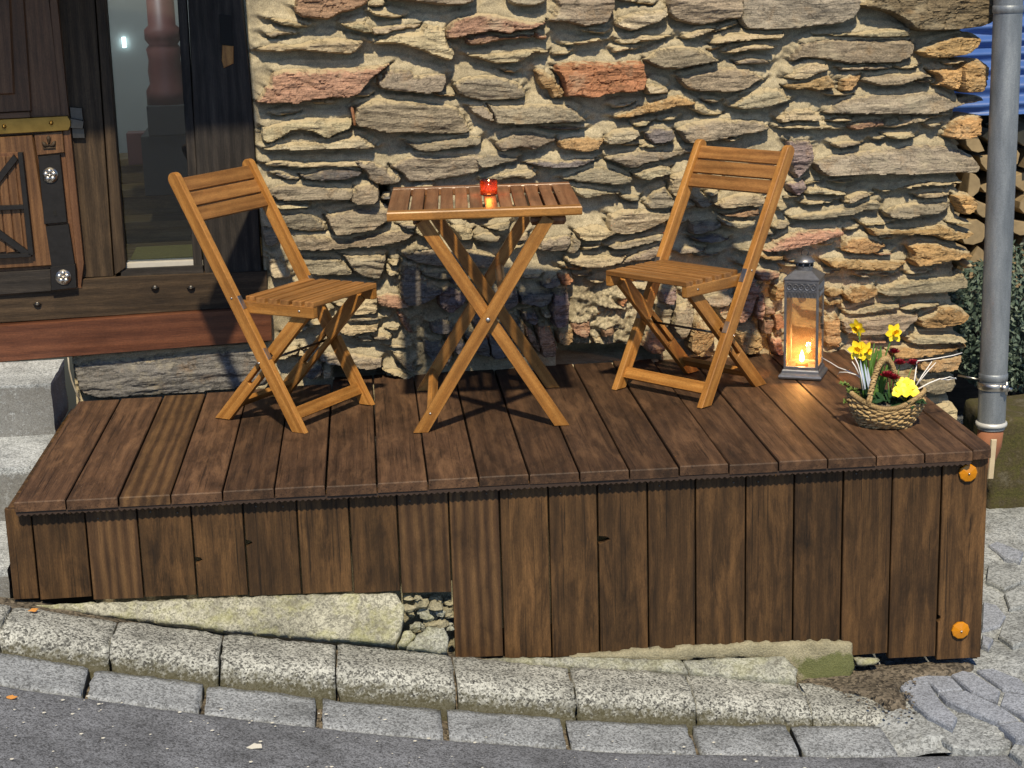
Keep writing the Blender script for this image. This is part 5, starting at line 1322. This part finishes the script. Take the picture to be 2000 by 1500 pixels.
# ------------------------------------------------------------------ downpipe
dpz = thing('downpipe', 'grey zinc rain downpipe at the right corner of the stone wall', 'downpipe', (3.278, 1.25, -.66))
m_ = MB(); m_.tube([(0, 0, .36), (0, 0, .9), (0, 0, 1.6), (0, 0, 2.25)], .050, 36, False); m_.build('pipe', M_ZINC, dpz, None, True)
m_ = MB(); m_.lathe([(.050, .372), (.056, .372), (.0575, .378), (.056, .386), (.0505, .388)], 36); m_.build('collar', plain('bright_collar', (.62, .63, .62), .4, .3, .1, 40), dpz, None, True)
for z_ in (1.86, .545):
    m_ = MB(); m_.lathe([(.0503, z_), (.0528, z_+.002), (.0528, z_+.024), (.0503, z_+.027)], 36); m_.build('seam', M_ZINC, dpz, None, True)
m_ = MB(); m_.tube([(0, 0, .371), (-.004, .004, .30), (-.03, .03, .20), (-.085, .075, .06), (-.11, .1, -.04)], [.047, .046, .045, .045, .045], 28); m_.build('clay_socket', M_TERRA, dpz, None, True)
m_ = MB(); m_.lathe([(.0535, .512), (.056, .514), (.056, .536), (.0535, .538)], 32)
m_.tube([(-.048, .012, .545), (-.075, .03, .549), (-.112, .06, .552)], .0036, 8); m_.tube([(.02, -.052, .525), (.05, -.062, .520)], .007, 8); m_.tube([(.03, -.058, .500), (.03, -.058, .55)], .005, 8); m_.box((.01, -.064, .513), (.036, -.050, .537))
m_.build('pipe_clamp', M_STEEL, dpz, None, True)

# ------------------------------------------------------------------ behind the house: wood store, tarpaulin, shrub, old wall
wrng = random.Random(21)
M_LOGEND = plain('split_log', (.27, .205, .12), .85, 0, .5, 22, .006)
ws = thing('firewood_stack', 'stack of split firewood behind the downpipe', 'firewood', (3.62, 2.25, .02))
def log(x, z, r, kind):
    n_ = {'w': 3, 'h': 4, 'r': 8}[kind]; a0 = wrng.uniform(0, 6.28)
    if kind == 'w':
        P = [(0, 0)]+[(r*1.55*math.cos(t), r*1.55*math.sin(t)) for t in (0, .4, .8, 1.2)]; cx_ = sum(p[0] for p in P)/5; cy_ = sum(p[1] for p in P)/5; P = [(p[0]-cx_, p[1]-cy_) for p in P]
    elif kind == 'h':
        P = [(r*1.1*math.cos(t), r*1.1*math.sin(t)-r*.4) for t in [math.pi*i/6 for i in range(7)]]
    else: P = [(r*math.cos(t)*wrng.uniform(.9, 1.08), r*math.sin(t)*wrng.uniform(.9, 1.08)) for t in [2*math.pi*i/9 for i in range(9)]]
    ca, sa = math.cos(a0), math.sin(a0); P = [(p[0]*ca-p[1]*sa, p[0]*sa+p[1]*ca) for p in P]
    me = plate_mesh('log', P, -.33, 0, .004)
    o = link('log', me, M_LOGEND, ws, frame((1, 0, 0), (wrng.uniform(-.1, .1), -1, wrng.uniform(-.06, .06)), (x, wrng.uniform(-.03, .03), z)))
for j in range(7):
    for i in range(8):
        log(-.40+i*.105+(j % 2)*.05+wrng.uniform(-.012, .012), .06+j*.096+wrng.uniform(-.012, .012), wrng.uniform(.044, .058), wrng.choice('wwhhr'))
bx_ = MB(); bx_.box((-.6, .36, -.1), (.75, .40, 1.4)); bx_.build('back_board', M_TIMBER, ws); bx_ = MB(); bx_.box((-.6, -.02, -.06), (.75, .36, .0)); bx_.build('bearer', M_TIMBER, ws)
# corrugated blue sheet over the stack
M_TARP = plain('blue_sheet', (.045, .11, .34), .45, 0, .3, 8, .004)
n_, k_ = 150, 14; X, Z = np.meshgrid(np.linspace(-.5, .8, k_), np.linspace(0, 1, n_))
zz = .74+Z*.66; yy = -.10+Z*.16+np.sin(Z*66+fbm(X*3, Z*4, 2)*2.5)*.012+fbm(X*4, Z*9, 6)*.02
V = np.stack([X.ravel(), yy.ravel(), zz.ravel()], 1); idx = np.arange(n_*k_).reshape(n_, k_)
Fq = np.stack([idx[:-1, :-1], idx[:-1, 1:], idx[1:, 1:], idx[1:, :-1]], -1).reshape(-1, 4)
Vb = V+np.array([0, .004, 0]); Fb = Fq[:, ::-1]+len(V)
me = np_mesh('blue_sheet', np.concatenate([V, Vb]), np.concatenate([Fq, Fb])); o = link('blue_sheet', me, M_TARP, None, Matrix.Translation(ws.location)); setp(o, 'rippled bright blue sheet hanging over the firewood', 'tarpaulin')
# clipped blue-green shrub
M_SHRUB = leafmat('blue_green_foliage', (.045, .075, .06), (.12, .17, .13), .6)
sh = thing('shrub', 'dense blue green shrub in front of the firewood, behind the downpipe', 'shrub', (3.60, 1.90, -.30))
nl = 9000; r_ = np.random.RandomState(4)
d = r_.normal(size=(nl, 3)); d /= np.linalg.norm(d, axis=1)[:, None]; rad = r_.uniform(.72, 1.02, nl)
lump = 1+.22*fbm(d[:, 0]*3+5, d[:, 2]*3+d[:, 1]*2, 3, 3)
c = d*rad[:, None]*lump[:, None]*np.array([.38, .17, .30])+np.array([.05, 0, .25])
t1 = r_.normal(size=(nl, 3)); t1 /= np.linalg.norm(t1, axis=1)[:, None]; t2 = np.cross(t1, d+.6*r_.normal(size=(nl, 3))); t2 /= np.linalg.norm(t2, axis=1)[:, None]
L = r_.uniform(.010, .019, nl)[:, None]; W_ = L*.42
V = np.stack([c-t1*L, c+t2*W_, c+t1*L, c-t2*W_], 1).reshape(-1, 3); Fq = np.arange(nl*4).reshape(-1, 4)
o = link('foliage', np_mesh('foliage', V, Fq, False), M_SHRUB, sh); o['kind'] = 'stuff'
m_ = MB()
for k in range(9):
    a = 2*math.pi*k/9; m_.tube([(.05+.02*math.cos(a), .02*math.sin(a), -.30), (.05+.08*math.cos(a), .05*math.sin(a), .0), (.05+.26*math.cos(a), .11*math.sin(a), .28)], [.010, .007, .003], 5)
m_.build('stems', M_TIMBER, sh)
def rough_block(name, label, cat, lo_, hi_, mat, amp, seed, step=.02, rnd=.02):
    lo_ = np.array(lo_, float); hi_ = np.array(hi_, float); bm = bmesh.new(); bmesh.ops.create_cube(bm, size=1)
    me = bpy.data.meshes.new(name); sz = hi_-lo_; c = (lo_+hi_)/2
    bm.free(); V = []; F = []
    ks = [max(2, int(s/step)) for s in sz]
    def face(o_, u, v, nu, nv):
        k0 = len(V)
        for j in range(nv+1):
            for i in range(nu+1): V.append(np.array(o_)+np.array(u)*i/nu+np.array(v)*j/nv)
        for j in range(nv):
            for i in range(nu): a = k0+j*(nu+1)+i; F.append((a, a+1, a+nu+2, a+nu+1))
    x, y, z = sz; o_ = -sz/2
    face(o_, (x, 0, 0), (0, 0, z), ks[0], ks[2]); face(o_+(0, y, 0), (x, 0, 0), (0, 0, z), ks[0], ks[2])
    face(o_, (0, y, 0), (0, 0, z), ks[1], ks[2]); face(o_+(x, 0, 0), (0, y, 0), (0, 0, z), ks[1], ks[2])
    face(o_+(0, 0, z), (x, 0, 0), (0, y, 0), ks[0], ks[1])
    V = np.array(V); h = sz/2
    q = np.clip(np.abs(V)-(h-rnd), 0, rnd); l = np.sqrt((q**2).sum(1)); f = np.where(l > rnd, rnd/np.maximum(l, 1e-9), 1); V = np.sign(V)*(np.clip(np.abs(V), 0, h-rnd)+q*f[:, None])
    nz = fbm(V[:, 0]*12+V[:, 1]*17+seed, V[:, 2]*14+V[:, 1]*9, seed, 5); dr_ = V/(np.abs(V)/h).max(1)[:, None]; dr_ /= np.linalg.norm(dr_, axis=1)[:, None]
    V = V+dr_*(nz*amp)[:, None]
    me = np_mesh(name, V, np.array(F)); bm = bmesh.new(); bm.from_mesh(me); bmesh.ops.remove_doubles(bm, verts=bm.verts, dist=.001); bmesh.ops.recalc_face_normals(bm, faces=bm.faces); bm.to_mesh(me); bm.free()
    o = link(name, me, mat, None, Matrix.Translation(c), True)
    return setp(o, label, cat) if label else o
rough_block('garden_wall', 'low mossy concrete garden wall below the shrub at the right edge', 'wall', (3.36, 1.46, -.74), (4.3, 1.80, -.325), M_MOSSY, .016, 3)
ps = MB(); p0 = at_y(1936, 925, .9); 
wp = beam('wooden_slat', at_y(1934, 935, .70), at_y(1941, 858, .70), (0, -1, 0), .020, .012, plain('pale_slat', (.50, .42, .29), .7, 0, .2, 40), None, .004); setp(wp, 'short pale slat leaning behind the right corner of the deck', 'slat')
hb_ = MB(); hb_.box((2.9, 2.75, -.9), (5.2, 2.85, 1.9)); o = hb_.build('shed_wall', M_TIMBER, None); setp(o, 'dark shed wall closing the yard behind the firewood', 'wall')
# ------------------------------------------------------------------ street level
KB = [(-200, 1155), (0, 1180), (80, 1187), (230, 1209), (400, 1230), (640, 1253), (885, 1277), (1100, 1301), (1345, 1314), (1560, 1331), (1760, 1350)]
kb = np.array([at_y(x, y, -.06) for x, y in KB]); KZ = lambda x: np.interp(x, kb[:, 0], kb[:, 2])
GB = [(-200, 1235), (0, 1281), (180, 1302), (400, 1332), (640, 1352), (880, 1386), (1110, 1402), (1360, 1412), (1570, 1416), (1770, 1412)]
gb = np.array([at_y(x, y, -.27) for x, y in GB]); _gx = gb[:, 0]; _gz = gb[:, 2]
_pf = np.polyfit(_gx, _gz, 3)
def GZ(x):
    x = np.asarray(x, float); lo_, hi_ = _gx.min(), _gx.max(); xc = np.clip(x, lo_, hi_); z = np.polyval(_pf, xc); s0 = np.polyval(np.polyder(_pf), lo_); s1 = np.polyval(np.polyder(_pf), hi_)
    return z+np.where(x < lo_, (x-lo_)*s0*.6, 0)+np.where(x > hi_, (x-hi_)*np.clip(s1, -.08, .0), 0)
jt = [(-120, 1168), (24, 1183), (230, 1209), (437, 1235), (657, 1255), (883, 1277), (1110, 1301), (1335, 1313), (1555, 1331), (1700, 1344)]
jx = [float(at_y(x, y, -.06)[0]) for x, y in jt]
gj = [(-40, 1330), (160, 1342), (390, 1374), (620, 1398), (872, 1430), (1112, 1452), (1368, 1462), (1568, 1474), (1760, 1480)]
gx_ = [float(at_y(x, y, -.45)[0]) for x, y in gj]
road_y = -.46
kerb = thing('kerb', None, None, (0, 0, 0)); kerb['kind'] = 'structure'
def bar_stone(name, x0, x1, prof, mat, seed, amp, mossf=None, parent=kerb):
    """a stone lying along x whose section prof(x) is a list of (y, z)"""
    n_ = max(10, int((x1-x0)/.014)); xs = np.linspace(x0, x1, n_); V = []
    r_ = random.Random(seed); off = r_.uniform(-.004, .004); tl = r_.uniform(-.006, .006)
    for i, x in enumerate(xs):
        P = np.array(prof(x)); e = min(i, n_-1-i)
        c = P.mean(0); k = 1 if e > 1 else (.985 if e == 1 else .955)
        P = c+(P-c)*k; P[:, 1] += off+tl*(x-x0)/(x1-x0)
        for y, z in P: V.append((x, y, z))
    m = len(prof(x0)); V = np.array(V)
    V[:, 0] += fbm(V[:, 1]*30, V[:, 2]*30+seed, seed, 3)*.006
    nz = fbm(V[:, 0]*26, V[:, 1]*30+V[:, 2]*20+seed, seed, 4); nz2 = fbm(V[:, 0]*80, V[:, 1]*80+V[:, 2]*70+seed, seed+2, 3)
    V[:, 2] += nz*amp+nz2*amp*.5; V[:, 1] += nz*amp*.7
    F = [(i*m+k, i*m+k+1, (i+1)*m+k+1, (i+1)*m+k) for i in range(n_-1) for k in range(m-1)]
    me = mesh(name, V-np.array([(x0+x1)/2, -.2, V[:, 2].mean()]), F+[tuple(range(m-1, -1, -1)), tuple(range((n_-1)*m, n_*m))])
    if mossf is not None:
        a = me.attributes.new('moss_and_shade', 'FLOAT', 'POINT'); a.data.foreach_set('value', np.tile(np.array(mossf, np.float32), n_))
    return link(name, me, mat, parent, Matrix.Translation(((x0+x1)/2, -.2, V[:, 2].mean())), True)
def kprof(x):
    t = float(KZ(x)); g = float(GZ(x))-.012; f = max(.05, t-g)
    P = [(-.055, t-.22), (-.055, t-.012), (-.062, t-.003)]
    P += [(-.062-.026*k, t-.003+.001*k) for k in range(1, 6)]
    for k in range(1, 8):
        a = math.pi/2*k/8; P.append((-.200-.055*math.sin(a), t-.0-.045*(1-math.cos(a))))
    P += [(-.259, t-.045-(f-.045)*.35), (-.264, t-.045-(f-.045)*.7), (-.270, g), (-.272, g-.1)]
    return P
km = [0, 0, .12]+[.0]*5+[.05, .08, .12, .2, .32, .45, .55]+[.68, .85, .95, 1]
for k in range(len(jx)-1): bar_stone('kerb_stone', jx[k]+.0035, jx[k+1]-.0035, kprof, M_KERB, 40+k, .0042, km)
def gprof(x):
    g = float(GZ(x))
    P = [(-.272, g-.12), (-.274, g-.008)]+[(-.28-.021*k, g-.001-.0008*k) for k in range(0, 8)]+[(-.438, g-.010), (-.446, g-.022), (-.448, g-.12)]
    return P
gm = [1, 1, .75, .35, .1, 0, 0, 0, 0, .05, .3, .6, 1]
for k in range(len(gx_)-1): bar_stone('gutter_stone', gx_[k]+.009, gx_[k+1]-.009, gprof, M_GUTTER, 70+k, .004, gm)

# asphalt carriageway (follows the slope of the street)
xs = np.concatenate([np.linspace(-40, -1.2, 20)[:-1], np.linspace(-1.2, 4.2, 300), np.linspace(4.2, 45, 20)[1:]]); ys = np.concatenate([[-60, -20, -8, -4, -2.5], np.linspace(-1.6, -.44, 80)])
X, Y = np.meshgrid(xs, ys); Zr = GZ(X)-.006-np.clip((-.8-Y), 0, 1)*.0+fbm(X*3, Y*3, 5, 4)*.006*np.exp(-np.clip(np.abs(X)-3, 0, 50))+fbm(X*40, Y*40, 7, 3)*.0022-.012*np.exp((Y+.44)/.02)
V = np.stack([X.ravel(), Y.ravel(), Zr.ravel()], 1); idx = np.arange(X.size).reshape(X.shape); Fq = np.stack([idx[:-1, :-1], idx[:-1, 1:], idx[1:, 1:], idx[1:, :-1]], -1).reshape(-1, 4)
setp(link('road', np_mesh('road', V, Fq), M_ASPH), kind='structure')
# earth bed under kerb and gutter joints, deck and yard
xs = np.concatenate([np.linspace(-40, -1.2, 16)[:-1], np.linspace(-1.2, 2.56, 240)]); ys = np.linspace(-.47, .06, 34)
X, Y = np.meshgrid(xs, ys); Zr = np.where(Y < -.17, GZ(X)-.030, np.minimum(KZ(X)-.02, GZ(X)+.04))+fbm(X*30, Y*30, 9, 3)*.006-.01
V = np.stack([X.ravel(), Y.ravel(), Zr.ravel()], 1); idx = np.arange(X.size).reshape(X.shape); Fq = np.stack([idx[:-1, :-1], idx[:-1, 1:], idx[1:, 1:], idx[1:, :-1]], -1).reshape(-1, 4)
setp(link('soil', np_mesh('soil', V, Fq), M_SOIL), kind='structure')
PZ = lambda x, y: -.693-.010*np.clip(x-2.5, 0, 3)+.018*np.clip(y+.1, 0, 3)
xs = np.concatenate([np.linspace(2.28, 4.2, 170), [6, 12, 45]]); ys = np.concatenate([np.linspace(-.44, 2.4, 220), [3, 6]])
X, Y = np.meshgrid(xs, ys)
Zr = PZ(X, Y)-.013+fbm(X*5, Y*5, 12, 5)*.012+fbm(X*30, Y*30, 13, 3)*.003
cr = np.abs(fbm(X*3.1+2, Y*3.1, 15, 3)); Zr -= .016*np.clip(1-cr/.018, 0, 1)
Zr = np.where(Y < -.40, np.minimum(Zr, GZ(X)-.01), Zr); Zr = Zr-.05*np.clip(1-(X-2.28)/.22, 0, 1)
V = np.stack([X.ravel(), Y.ravel(), Zr.ravel()], 1); idx = np.arange(X.size).reshape(X.shape); Fq = np.stack([idx[:-1, :-1], idx[:-1, 1:], idx[1:, 1:], idx[1:, :-1]], -1).reshape(-1, 4)
pave = thing('pavement', None, None, (0, 0, 0)); pave['kind'] = 'structure'
o = link('concrete_ground', np_mesh('concrete_ground', V, Fq), M_PAVE, pave); o['kind'] = 'stuff'
def slab(poly, ox, oy, sc, mat, seed, dz=.0):
    P = [(ox+x/sc, oy+y/sc) for x, y in poly]; p3 = []
    for x, y in P:
        p = at_z(x, y, -.69)
        for _ in range(4): p = at_z(x, y, float(PZ(p[0], p[1]))+.006+dz)
        p3.append(p)
    c = np.mean(p3, 0); Q = np.array([(p[0]-c[0], p[1]-c[1]) for p in p3])
    me = plate_mesh('paving_stone', [tuple(q) for q in Q], -.035, 0, .006)
    r_ = random.Random(seed); M = Matrix.Translation(c) @ Matrix.Rotation(r_.uniform(-.012, .012), 4, 'X') @ Matrix.Rotation(r_.uniform(-.012, .012), 4, 'Y')
    link('paving_stone', me, mat, pave, M)
pz = [[(1395, 600), (1430, 565), (1540, 590), (1600, 680), (1675, 750), (1650, 800), (1530, 740), (1440, 660)], [(1440, 558), (1490, 545), (1640, 548), (1700, 612), (1582, 622), (1545, 588)],
      [(1585, 632), (1715, 622), (1890, 700), (1975, 762), (1880, 772), (1700, 700), (1620, 664)], [(1645, 540), (1700, 520), (1755, 532), (1885, 622), (1870, 680), (1745, 628)], [(1768, 515), (1850, 510), (1990, 570), (2040, 640), (1895, 612)],
      [(1887, 682), (1905, 627), (2050, 650), (2050, 780), (1962, 722)], [(1555, 830), (1690, 790), (1800, 790), (1940, 870), (1930, 895), (1750, 905), (1650, 890)], [(1680, 740), (1700, 730), (1840, 780), (1830, 790), (1720, 760)], [(1880, 782), (1985, 772), (2060, 800), (2060, 870), (1960, 850)],
      [(1950, 880), (2040, 870), (2060, 940), (1990, 960), (1930, 910)]]
for k, p in enumerate(pz): slab(p, 1200, 1100, 2.5, M_PAVER if k not in (6, 7, 9) else M_PAVE, 300+k, -.022 if k in (6, 7, 9) else -.002)
for k, p in enumerate([[(1240, 760), (1290, 740), (1440, 800), (1420, 850), (1330, 830)], [(1212, 1080), (1290, 1100), (1340, 1160), (1310, 1212), (1205, 1240)], [(1208, 1262), (1270, 1290), (1240, 1340), (1203, 1322)],
                       [(1240, 870), (1400, 860), (1450, 960), (1330, 1010), (1230, 960)], [(1330, 1030), (1460, 980), (1480, 1090), (1360, 1120)], [(1330, 1180), (1470, 1130), (1500, 1290), (1380, 1330), (1300, 1270)]]): slab(p, 1500, 800, 2.884, M_PAVER if k < 3 else M_PAVE, 330+k, -.002)

# broken concrete between deck and kerb
def sloped(name, label, px, A, B, C_, mat, thick, seed, amp=.003, ragged=.003, cell=.011, gr=None):
    """a slab whose top lies in the plane through A, B, C; ragged outline, slightly pitted skin"""
    A, B, C_ = map(np.array, (A, B, C_)); N = np.cross(B-A, C_-A); N = N/np.linalg.norm(N); N = N if N[1] < 0 or N[2] > .5 else -N
    if N[2] < 0 and abs(N[2]) > .3: N = -N
    P = [on(x, y, A, N) for x, y in px]; c = np.mean(P, 0); X = (B-A)/np.linalg.norm(B-A); Yv = np.cross(N, X)
    Q = refine([(float((p-c) @ X), float((p-c) @ Yv)) for p in P], seed, .008, ragged, False)
    x0, z0 = Q.min(0)-cell; x1, z1 = Q.max(0)+cell; gx = np.arange(x0, x1+cell, cell); gy = np.arange(z0, z1+cell, cell); GX, GY = np.meshgrid(gx, gy); sh_ = GX.shape; GX = GX.ravel(); GY = GY.ravel()
    d, near, up = sdist(GX, GY, Q); keep = d > -cell*1.05; out = keep & (d < 0); GX = np.where(out, near[:, 0], GX); GY = np.where(out, near[:, 1], GY); dd = np.maximum(d, 0)
    h = fbm(GX*16+seed, GY*22, seed, 4)*amp+fbm(GX*70, GY*70, seed+1, 3)*amp*.4-.005*(1-np.clip(dd/.006, 0, 1))**2
    idx = np.arange(GX.size).reshape(sh_); Fq = np.stack([idx[:-1, :-1], idx[:-1, 1:], idx[1:, 1:], idx[1:, :-1]], -1).reshape(-1, 4); Fq = Fq[keep[Fq].all(1)]
    e = np.concatenate([Fq[:, [0, 1]], Fq[:, [1, 2]], Fq[:, [2, 3]], Fq[:, [3, 0]]]); key = np.sort(e, 1); u_, inv, cnt = np.unique(key[:, 0]*GX.size+key[:, 1], return_inverse=True, return_counts=True); be = e[cnt[inv] == 1]
    used = np.unique(Fq); mp = -np.ones(GX.size, int); mp[used] = np.arange(len(used)); V = np.stack([GX, GY, h], 1)[used]; bl = np.unique(be); mb = -np.ones(GX.size, int); mb[bl] = len(used)+np.arange(len(bl))
    Vb = np.stack([GX, GY, np.full(GX.size, -thick)], 1)[bl]
    me = np_mesh(name, np.concatenate([V, Vb]), np.concatenate([mp[Fq], np.stack([mp[be[:, 1]], mp[be[:, 0]], mb[be[:, 0]], mb[be[:, 1]]], 1)]))
    if mat is M_GREENCONC:
        top = np.interp(GX, *[np.array(a_) for a_ in zip(*[(x_, Q[np.abs(Q[:, 0]-x_) < .03][:, 1].max()) for x_ in np.linspace(Q[:, 0].min(), Q[:, 0].max(), 30)])]); mv = np.clip((top-GY-.012)/.06, 0, 1)*np.clip((GX-.05)/.2, .25, 1)
        a = me.attributes.new('moss_and_shade', 'FLOAT', 'POINT'); a.data.foreach_set('value', np.concatenate([mv[used], np.zeros(len(bl))]).astype(np.float32)[:len(me.vertices)])
    o = link(name, me, mat, None, frame(X, N, c)); return setp(o, label, 'concrete', gr)
zf = float(at_y(400, 1168, .03)[2]); zg_ = float(at_y(780, 1158, .03)[2])
A_, B_ = at_y(100, 1176, .03), at_y(780, 1158, .03); C1 = at_y(640, 1250, -.055)
M_CONC2 = granite('pale_yellow_concrete', (.265, .265, .222), .5, .0, 200, .6, .5)
sloped('concrete_slab', 'long pale wedge of concrete under the short deck boards at left', [(52, 1182), (300, 1172), (560, 1162), (772, 1157), (790, 1182), (785, 1225), (772, 1256), (640, 1247), (440, 1230), (235, 1205)], A_, B_, C1, M_CONC2, .09, 7)
sloped('concrete_piece', 'small cracked piece of concrete at the tip of the pale wedge', [(776, 1258), (790, 1232), (802, 1230), (812, 1240), (792, 1260)], A_, B_, C1, M_CONC2, .08, 8)
sloped('concrete_piece', 'grey broken concrete piece beside the first long deck board', [(794, 1264), (815, 1242), (838, 1222), (868, 1226), (876, 1246), (874, 1272), (835, 1270)], A_, B_, C1, M_CONCRETE, .08, 9)
rb = thing('rubble', 'mossy loose rubble under the step in the deck boards', 'rubble', at_y(835, 1195, .05))
rr = random.Random(2)
for k in range(26):
    px, py = rr.uniform(795, 884), rr.uniform(1166, 1232); p = at_y(px, py, rr.uniform(.02, .09)); r = rr.uniform(.008, .022); m_ = MB(); m_.ball((0, 0, 0), r, 7, 5, (1.2, 1, .7))
    m_.V = [tuple(c_*(1+.35*_hash(np.array([i]), np.array([k]), 3)[0]) for c_ in v) for i, v in enumerate(m_.V)]
    m_.build('rubble_stone', M_GREENCONC if k % 3 else M_CONCRETE, rb, Matrix.Translation(p-np.array(rb.location)))
m_ = MB(); m_.box((-.13, .05, -.22), (.10, .09, .06)); m_.build('rubble_core', M_GREENCONC, rb)
# right: two thin grey slabs, the ragged mossy footing behind them
A2, B2, C2 = at_y(900, 1284, .01), at_y(1640, 1262, .01), at_y(1345, 1312, -.058)
sloped('concrete_slab', 'thin grey slab in front of the long boards, nearest the middle', [(890, 1288), (1000, 1283), (1130, 1281), (1332, 1287), (1346, 1311), (1200, 1306), (1110, 1300), (960, 1290)], A2, B2, C2, M_CONCRETE, .035, 11)
sloped('concrete_slab', 'thin grey slab with a pointed right end lying against the mossy footing', [(1334, 1288), (1470, 1281), (1532, 1280), (1557, 1306), (1556, 1327), (1440, 1320), (1350, 1312)], A2, B2, C2, M_CONCRETE, .035, 12)
AF, BF, CF = at_y(1180, 1290, .006), at_y(1668, 1290, .006), at_y(1500, 1260, .012)
sloped('concrete_footing', 'ragged mossy green concrete footing in front of the last boards', [(1110, 1287), (1200, 1275), (1300, 1268), (1400, 1263), (1470, 1258), (1560, 1257), (1640, 1255), (1664, 1258), (1669, 1312), (1655, 1330), (1560, 1334), (1540, 1300), (1470, 1284), (1340, 1290)], AF, BF, CF, M_GREENCONC, .026, 13, .005, .007)
sloped('concrete_slab', 'small pale stone at the foot of the boards right of the mossy footing', [(1672, 1290), (1720, 1290), (1712, 1300), (1676, 1301)], AF, BF, CF, M_CONC2, .03, 14)
# loose grit where the kerb ends
so = sloped('soil', None, [(1545, 1318), (1600, 1322), (1672, 1300), (1720, 1296), (1790, 1292), (1905, 1294), (1880, 1303), (1790, 1318), (1752, 1336), (1772, 1368), (1745, 1372), (1690, 1352), (1600, 1342)], (2.3, -.1, -.683), (2.6, -.1, -.683), (2.45, .02, -.683), M_SOIL, .03, 15, .006, .006); so['kind'] = 'structure'; del so['category']
gr_ = MB(); rr = random.Random(8)
for k in range(300):
    px, py = rr.uniform(1560, 1790), rr.uniform(1292, 1400)
    if py < 1292+(px-1560)*.02 or py > 1335+(px-1560)*.35: continue
    p = at_z(px, py, -.682); gr_.ball(tuple(p), rr.uniform(.0015, .0048), 5, 3, (1.2, 1, .7))
o = gr_.build('grit', M_SOIL, None); setp(o, kind='stuff'); o['label'] = 'loose grit and leaf litter at the end of the kerb'; o['category'] = 'grit'
# litter on the street
M_LEAFLIT = plain('fallen_leaf', (.55, .25, .06), .7, 0, .3, 50); M_PAPER = plain('paper_scrap', (.55, .54, .49), .8, 0, .15, 60)
def scrap(name, label, cat, x, y, z, r, mat, seed):
    r_ = random.Random(seed); p = at_z(x, y, z); P = [(r*math.cos(t)*r_.uniform(.6, 1.3)*1.4, r*math.sin(t)*r_.uniform(.6, 1.2)) for t in [2*math.pi*i/9 for i in range(9)]]
    me = plate_mesh(name, P, 0, .0022, .0006); setp(link(name, me, mat, None, Matrix.Translation(p) @ Matrix.Rotation(.12, 4, 'X')), label, cat)
def road_z(x, y):
    z = -.6
    for _ in range(6): z = float(GZ(at_z(x, y, z)[0]))
    return z-.003
scrap('fallen_leaf', 'small orange leaf lying on the kerb at the far left', 'leaf', 66, 1192, float(KZ(at_y(66, 1192, -.08)[0]))+.003, .010, M_LEAFLIT, 1)
scrap('fallen_leaf', 'tiny orange leaf lying on the asphalt at the left edge', 'leaf', 22, 1362, road_z(22, 1362), .009, M_LEAFLIT, 2)
scrap('paper_scrap', 'crumpled grey paper scrap on the asphalt below the second gutter joint', 'paper', 500, 1458, road_z(500, 1458), .014, M_PAPER, 3)
sp = MB(); rr = random.Random(31)
for k in range(230):
    px, py = rr.uniform(-40, 2040), rr.uniform(1350, 1530)
    if py < 1345+px*.075 or (px > 1540 and py < 1480): continue
    z = road_z(px, py); p = at_z(px, py, z+.001); sp.ball(tuple(p), rr.choice((.0012, .0018, .0025, .004)), 5, 3, (1.5, 1, .45))
o = sp.build('street_grit', M_PAPER, None); setp(o, kind='stuff'); o['label'] = 'pale specks of grit scattered over the asphalt'; o['category'] = 'grit'
# trailing: merge duplicate names and give every loose object a clean origin
bpy.context.view_layer.update()
